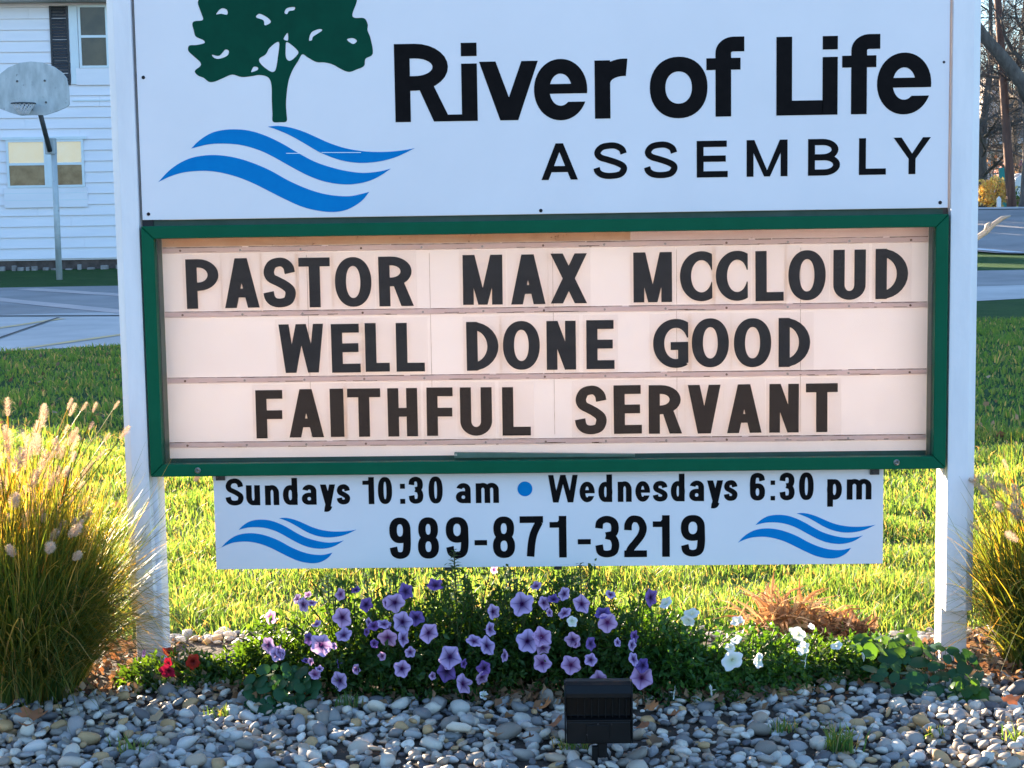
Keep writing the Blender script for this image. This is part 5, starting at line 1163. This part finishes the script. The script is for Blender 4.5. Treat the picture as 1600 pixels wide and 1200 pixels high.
for i, (k, px, py, sc, o_) in enumerate(FL):
    b0, t0 = None, None
    yy = -.17 + (1066-py)/130*.30
    if px > 1040: yy = -.10+(1066-py)/110*.30
    yy = max(-.22, min(.22, yy)); p = onY(px, py, yy)
    yy = -.50; hit = None
    while yy < .35:
        p = onY(px, py, yy)
        for (pb_, pt_, pr_, pry, ph_) in plants:
            q2 = ((p.x-pb_.x)/(pr_*1.02))**2+((p.y-pb_.y)/(pry*1.02))**2
            if q2 < 1 and p.z < ph_*(1.04-.45*q2): hit = yy; break
        if hit is not None or p.z < .02: break
        yy += .004
    if hit is None: hit = max(-.3, min(.25, -.17 + (1066-py)/130*.30))
    p = onY(px, py, hit-.012)
    b, t = min(((b, t) for b, t, *_ in plants), key=lambda q: abs(q[0].x-p.x)+.2*abs(q[0].y-p.y))
    d = Vector((CAM[0]-p.x+rg.gauss(0, 1.3), CAM[1]-p.y, .9+rg.uniform(-1.2, 1.6))).normalized()
    if o_ == 'u': d = (d*.7+Vector((rg.uniform(-.5, .5), 0, 1.0))).normalized()
    if o_ == 'd': d = (d+Vector((rg.uniform(-.3, .3), 0, -.5))).normalized()
    if o_ == 'l': d = (d*.8+Vector((-.7, 0, .1))).normalized()
    if o_ == 'r': d = (d*.8+Vector((.8, 0, .1))).normalized()
    if o_ == 's': d = Vector((rg.choice((-1, 1))*.9, -.15, -.1)).normalized()
    o = bpy.data.objects.new('bloom', FM[k][i % 4]); s = .0262*sc*rg.uniform(.86, 1.12)*(1.0 if k == 'white' else 1); o.location = p-b; o.scale = (s, s, s)
    o.rotation_euler = (d.to_track_quat('Z', 'Y')@Matrix.Rotation(rg.uniform(0, 6.28), 3, 'Z').to_quaternion()).to_euler(); link(o, t)
    o.scale = (s*rg.uniform(.82, 1.05), s*rg.uniform(.82, 1.05), s*rg.uniform(.8, 1.5))
# upright leafy stalks
def stalk(label, px, py_top, py_base, yy, seed, sc=1.0):
    tpz = onY(px, py_top, yy); b = Vector((tpz.x, yy, 0)); t = empty('leafy_stalk', label, 'plant', b, 0, 'upright leafy stalks above the flower bed'); rng = np.random.default_rng(seed); h = tpz.z
    m = MB(); m.tube([(0, 0, 0), (.006, 0, h*.5), (0, 0, h-.008)], [.0045, .0035, .002], 5); m.build('stem', MT['stem'], t)
    z0 = onY(px, py_base, yy).z; P = []; n = int((h-z0)/.0055*2.2); zz = np.linspace(z0, h-.004, n); a = np.arange(n)*2.4
    P = np.stack([np.zeros(n), np.zeros(n), zz], 1); D = np.stack([np.cos(a), np.sin(a), np.full(n, .35)], 1)
    V, F = [], []; L = .042*sc
    for i in range(n):
        d = D[i]/np.linalg.norm(D[i]); l = L*(1-.55*((zz[i]-z0)/(h-z0+1e-6))**2)*rng.uniform(.8, 1.15); s_ = np.array([-d[1], d[0], 0]); s_ /= np.linalg.norm(s_); p = P[i]; k = len(V); dn = np.array([0, 0, -.25])
        V += [p, p+d*l*.45+s_*l*.2, p+d*l+dn*l, p+d*l*.45-s_*l*.2, p+d*l*.5+np.array([0, 0, -.05*l])]; F += [(k, k+1, k+4), (k+1, k+2, k+4), (k+2, k+3, k+4), (k+3, k, k+4)]
    npobj('leaf_whorls', np.array(V), np.array(F), MT['petunia_leaf'], t, kind='stuff', smooth_=True)
stalk('upright leafy stalk crossing the middle of the phone number', 709, 858, 990, -.02, 1, 1.1)
stalk('upright leafy stalk touching the panel edge below the digit two', 906, 878, 980, .0, 2, 1.0)
stalk('short upright leafy stalk under the left wave emblem', 511, 897, 960, .1, 3, .9)
stalk('upright leafy stalk under the hyphen before 871', 795, 880, 970, .08, 4, .9)
stalk('small upright leafy stalk right of the left wave emblem', 572, 893, 970, .15, 5, .8)
stalk('slim leafy stalk between the left emblem and phone number', 608, 900, 970, .15, 6, .8)
# round leaved plant and vine with big leaves
def disc_leaf(kind):
    m = MB(); n = 18; v = [(0, 0, 0)]
    for j in range(n):
        a = 2*math.pi*j/n; r = 1.0 if kind == 'round' else (1.0+.12*math.cos(a)+.0)*(1-.18*abs(math.sin(a))**3)
        if kind == 'round' and abs(j-9) == 0: r = .72
        if kind == 'heart': r *= 1-.32*math.exp(-((a-math.pi)**2)/.08)+.14*math.exp(-(min(a, 2*math.pi-a)**2)/.05)
        v.append((r*math.cos(a), r*math.sin(a), -.10-.05*math.cos(2*a) if True else 0))
    v2 = [(x*.5, y*.5, -.02) for x, y, z in v[1:]]; v += v2
    f = [(0, n+1+j, n+1+(j+1) % n) for j in range(n)]+[(n+1+j, 1+j, 1+(j+1) % n, n+1+(j+1) % n) for j in range(n)]
    m.add(v, f); return m
def bigleaf(label, name, cx, cy, wpx, hpx, n, r, kind, mat, seed, hmax, ylo, yhi, cat='plant'):
    b = onG(cx, cy); b = Vector((b.x, (ylo+yhi)/2, 0)); t = empty(name, label, cat, b); rg = random.Random(seed); me = disc_leaf(kind).mesh('leaf', MT[mat], True); pts = []
    for k in range(n*30):
        if len(pts) >= n: break
        px = cx+rg.uniform(-1, 1)*wpx; py = cy+rg.uniform(-1, 1)*hpx
        if ((px-cx)/wpx)**2+((py-cy)/hpx)**2 > 1: continue
        f = (cy+hpx-py)/(2*hpx); yy = ylo+(yhi-ylo)*f*.8+rg.uniform(-.015, .015); p = onY(px, py, yy)
        if p.z < .015: continue
        if any((p-q).length < r*1.15 for q in pts): continue
        pts.append(p); s = r*rg.uniform(.5, 1.2); o = bpy.data.objects.new('leaf', me); o.location = p-b; o.scale = (s,)*3
        d = Vector((rg.gauss(0, .6), -.75+rg.gauss(0, .5), 1.1)).normalized(); o.rotation_euler = (d.to_track_quat('Z', 'Y')@Matrix.Rotation(rg.uniform(0, 6.28), 3, 'Z').to_quaternion()).to_euler(); link(o, t)
    m = MB()
    for p in pts:
        q = p-b; m.tube([(q.x*.4, q.y*.4+.01, 0), (q.x*.8, q.y*.8, q.z*.6), (q.x, q.y, q.z-.002)], .0013, 4, False)
    m.build('leaf_stalks', MT['stem'], t, kind='stuff')
bigleaf('round leaved green plant at the front left of the flower bed', 'round_leaved_plant', 437, 1082, 56, 42, 64, .0215, 'round', 'blue_leaf', 5, .1, -.46, -.32)
bigleaf('large round green leaves among the petunias left of centre', 'round_leaved_plant', 602, 1024, 30, 18, 9, .023, 'round', 'bright_leaf', 6, .1, -.34, -.26)
bigleaf('broad leaved vine spreading around the foot of the right post', 'broad_leaved_vine', 1447, 1046, 84, 38, 74, .0265, 'heart', 'blue_leaf', 7, .1, -.36, -.12)
bigleaf('trailing tip of broad green leaves on the pebbles below the right post', 'broad_leaved_vine', 1508, 1090, 26, 34, 16, .022, 'heart', 'bright_leaf', 8, .1, -.46, -.32)
bigleaf('sunlit yellow green leaves between the dead clump and right post', 'broad_leaved_plant', 1392, 1006, 62, 16, 34, .024, 'heart', 'bright_leaf', 9, .1, -.20, -.02)
# dried brown clump
def dryclump(label, px, py, w_, h_, n, seed, mat, L=.13):
    b = onG(px, py); t = empty('dead_plant_clump', label, 'dead plant', b); rg = random.Random(seed); m = MB()
    for k in range(n):
        a = rg.uniform(0, 6.28); r0 = rg.uniform(0, w_*.6); x, y = math.cos(a)*r0, math.sin(a)*r0*.4; l = L*rg.uniform(.4, 1.1); d = Vector((rg.gauss(.1, .6), rg.gauss(0, .4), 1)).normalized()
        s = Vector((-d.z, 0, d.x)).normalized()*rg.uniform(.003, .010); q = [Vector((x, y, 0))]
        for i in range(4): d = (d+Vector((rg.gauss(0, .35), rg.gauss(0, .3), -.15*i))).normalized(); q.append(q[-1]+d*l/4)
        v = []; 
        for i, p in enumerate(q): ww = math.sin(math.pi*(i+.4)/4.6); v += [p-s*ww, p+Vector((0, .004, 0)), p+s*ww]
        f = []
        for i in range(4):
            for j in (0, 1): f.append((3*i+j, 3*i+j+1, 3*i+j+4, 3*i+j+3))
        m.add(v, f)
    m.build('dead_leaves', MT[mat], t, kind='stuff'); return t
dryclump('brown withered leaf clump behind the white petunias', 1225, 994, .20, .15, 200, 3, 'straw', .22)
dryclump('curled orange brown dead leaves right of the withered clump', 1318, 1000, .15, .09, 150, 4, 'dry', .13)
# fallen leaves on the pebbles
def fallen(label, px, py, s, seed, mat='dry', yy=None):
    p = onG(px, py, .055); rg = random.Random(seed); m = MB(); n = 14; v = [(0, 0, .004)]
    for ring in (.5, 1):
        for j in range(n):
            a = 2*math.pi*j/n; lobes = 1+.28*math.cos(5*a+.4)+rg.uniform(-.12, .12); r = ring*(lobes if ring == 1 else 1); x = math.cos(a)*r; y = math.sin(a)*r*.62
            v.append((x*s, y*s, s*(.32*x*x*rg.uniform(.6, 1.3)-.18*y+rg.uniform(-.06, .10)*ring)))
    f = [(0, 1+j, 1+(j+1) % n) for j in range(n)]+[(1+j, n+1+j, n+1+(j+1) % n, 1+(j+1) % n) for j in range(n)]
    m.add(v, f); o = m.build('fallen_leaf', MT[mat], None, True); o.location = p+Vector((0, 0, .006)); o.rotation_euler = (rg.uniform(-.1, .7), rg.uniform(-.5, .5), rg.uniform(0, 6.28)); tag(o, label, 'leaf', 'fallen leaves on the pebbles')
for i, q in enumerate([('large orange dry leaf on the pebbles at the left edge', 52, 1120, .040, 'dry_orange'), ('smaller orange leaf left of the big one at the left edge', 14, 1108, .025, 'dry_orange'), ('reddish dry leaf below the big orange leaf at the left edge', 38, 1136, .02, 'dry_orange'),
    ('brown leaf lying on pebbles right of the left post', 244, 1124, .025, 'dry'), ('upright tan leaf at the plant edge below the digit nine', 803, 1092, .024, 'dry'), ('brown curled leaf left of the floodlight, uppermost', 850, 1107, .027, 'dry_orange'),
    ('tan curled leaf left of the floodlight, in the middle of the litter', 796, 1124, .026, 'dry'), ('orange leaf touching the left side of the floodlight', 868, 1134, .026, 'dry_orange'), ('brown leaf at the left end of the leaf litter', 754, 1118, .024, 'dry'),
    ('dark torn leaf at the bottom of the leaf litter', 826, 1156, .022, 'dry'), ('pinkish brown leaf at the front of the leaf litter', 770, 1150, .020, 'dry'), ('bright orange flat leaf touching the right side of the floodlight', 1003, 1140, .030, 'dry_orange'), ('red brown upright leaf right of the floodlight', 1018, 1108, .022, 'dry_orange'),
    ('orange upright leaf below the white trumpet bloom', 1052, 1120, .022, 'dry_orange'), ('curled grey brown leaf in front of the orange flat leaf', 1025, 1160, .024, 'dry'), ('brown leaf under the right white petunias', 1112, 1096, .024, 'dry'), ('narrow brown leaf in shade below the white petunia cluster', 1160, 1100, .022, 'dry'),
    ('brown leaf among pebbles in front of the low right petunia', 1290, 1100, .022, 'dry'), ('dull orange leaf on pebbles by the right fountain grass', 1578, 1098, .032, 'dry_orange'), ('brown leaf lying at the foot of the left fountain grass', 150, 1062, .024, 'dry')]):
    fallen(q[0], q[1], q[2], q[3], 60+i, q[4])
# ragged leaf litter under the plants
rngl = np.random.default_rng(71); n = 900; x = rngl.uniform(-1.5, 1.6, n); y = bedfront(x)+rngl.normal(.04, .06, n); P = np.stack([x, y, rngl.uniform(.012, .04, n)], 1)
n2 = 420; P2_ = np.stack([rngl.normal(.02, .13, n2), rngl.normal(-.36, .05, n2), rngl.uniform(.02, .055, n2)], 1); n3 = 160; P3_ = np.stack([rngl.normal(.50, .14, n3), rngl.normal(-.33, .045, n3), rngl.uniform(.02, .055, n3)], 1)
n4 = 420; P4_ = np.stack([rngl.normal(-1.42, .12, n4), rngl.uniform(-.22, .34, n4), rngl.uniform(.006, .03, n4)], 1); n5 = 420; P5_ = np.stack([rngl.normal(1.45, .13, n5), rngl.uniform(-.20, .36, n5), rngl.uniform(.006, .03, n5)], 1)
P = np.concatenate([P, P2_, P3_, P4_, P5_]); V, F = leaves(P, .030, rngl, asp=.7, up=.6); tag(npobj('leaf_litter', V, F, MT['dry'], kind='stuff'), 'brown dry leaf crumbs along the front of the flower bed', 'leaf litter')
# grass tufts in the pebbles
for i, (lb_, px, py, n, h_) in enumerate([('green grass tuft growing in the pebbles right of the floodlight', 1315, 1172, 90, .075), ('tiny grass tuft growing in the pebbles at the lower left', 205, 1180, 26, .06), ('short green sprout in the pebbles left of the round leaved plant', 350, 1120, 30, .035),
    ('small green tuft touching the bottom left of the floodlight', 898, 1170, 50, .035), ('low green weed in pebbles below the white petunia', 1225, 1142, 40, .035), ('little green sprout in the pebbles at the lower right', 1462, 1150, 30, .03), ('green sprout among pebbles at the right edge', 1594, 1158, 30, .045),
    ('thin grass sprig below the petunias left of the floodlight', 545, 1106, 40, .05)]):
    p = onG(px, py, .02); rngt = np.random.default_rng(i+5); P = np.stack([rngt.normal(0, .022, n), rngt.normal(0, .015, n), np.zeros(n)], 1); V, F = blades(P, h_, .0042, rngt, .7)
    o = npobj('grass_tuft', V, F, MT['blade']); o.location = p; tag(o, lb_, 'grass tuft', 'grass tufts in the pebbles')
# ================================================================== FLOODLIGHT
fb_ = onG(933, 1204); yf = fb_.y
def fp(px, py): q = onY(px, py, yf); return q.x, q.z
xa, za_ = fp(882.5, 1163); xb, zb_ = fp(988.5, 1068); cx = (xa+xb)/2; FW = (xb-xa)/2; FH = zb_-za_
fl_ = empty('floodlight', 'black finned ground floodlight standing in the pebbles in front of the flowers', 'floodlight', (cx, yf, 0))
zb0 = za_; zt1 = zb_
m = MB(); pts = [(-.005, zb0+FH*.0), (.075, zb0+.01), (.085, zt1-.02), (.06, zt1-.002), (.022, zt1), (.006, zt1-.006), (-.006, zt1-.028)]   # side profile y,z
prof = [(-.004, zb0+FH*.42), (.07, zb0+FH*.42), (.08, zt1-.02), (.06, zt1-.003), (.022, zt1), (.004, zt1-.006), (-.006, zt1-.024), (-.006, zt1-.036), (.018, zt1-.038), (.018, zb0+FH*.44)]
def xprism(prof, x0, x1):
    mb = MB(); n = len(prof); mb.add([(x0, y, z) for y, z in prof]+[(x1, y, z) for y, z in prof], [tuple(range(n)), tuple(range(2*n-1, n-1, -1))]+[(i, n+i, n+(i+1) % n, (i+1) % n) for i in range(n)]); return mb
xprism(prof, -FW+.004, FW-.004).build('housing_cap', MT['lamp_black'], fl_, bevel=.002)
for s in (-1, 1):
    a, b = sorted((s*FW, s*(FW-.0038))); xprism([(-.005, zb0+.004), (.02, zb0), (.078, zb0+.01), (.084, zt1-.022), (.06, zt1-.006), (.022, zt1-.003), (.002, zt1-.010), (-.009, zt1-.028)], a, b).build('side_plate', MT['lamp_black'], fl_, bevel=.001)
nf = 9
for k in range(nf):
    x = -FW+.008+(2*FW-.016)*(k+.5)/nf; m = MB(); m.box(x-.0009, -.003, zb0+FH*.445, x+.0009, .0175, zt1-.039); m.build('cooling_fin', MT['lamp_black'], fl_)
m = MB(); m.box(-FW+.0045, -.007, zb0+FH*.385, FW-.0045, .06, zb0+FH*.415); m.build('ledge', MT['lamp_black'], fl_, bevel=.001)
m = MB(); m.box(-FW+.005, -.004, zb0+.002, FW-.005, .06, zb0+FH*.38); m.build('driver_box', MT['lamp_black'], fl_, bevel=.003)
m = MB(); m.box(-FW*.36, -.0075, zb0+.010, FW*.30, -.0042, zb0+FH*.33); m.build('cover_plate', MT['lamp_black'], fl_, bevel=.001)
for (u, v) in ((-.002, .345), (-.03, .17), (.032, .345)):
    m = MB(); m.tube([(u, -.004, zb0+FH*v), (u, -.0086, zb0+FH*v)], .0022, 8); m.build('screw', MT['screw_dark'], fl_)
m = MB(); m.box(-.004, .004, zb0-.038, .021, .026, zb0+.004); m.build('knuckle', MT['lamp_black'], fl_, bevel=.003)
m = MB(); m.box(-.018, .0, -.06, -.003, .018, zb0-.008); m.build('stake', MT['lamp_black'], fl_, bevel=.002)
m = MB(); m.tube([(.010, .03, zb0-.01), (.02, .05, .03), (.03, .03, .012)], .0035, 8); m.build('cable', MT['lamp_black'], fl_, True)
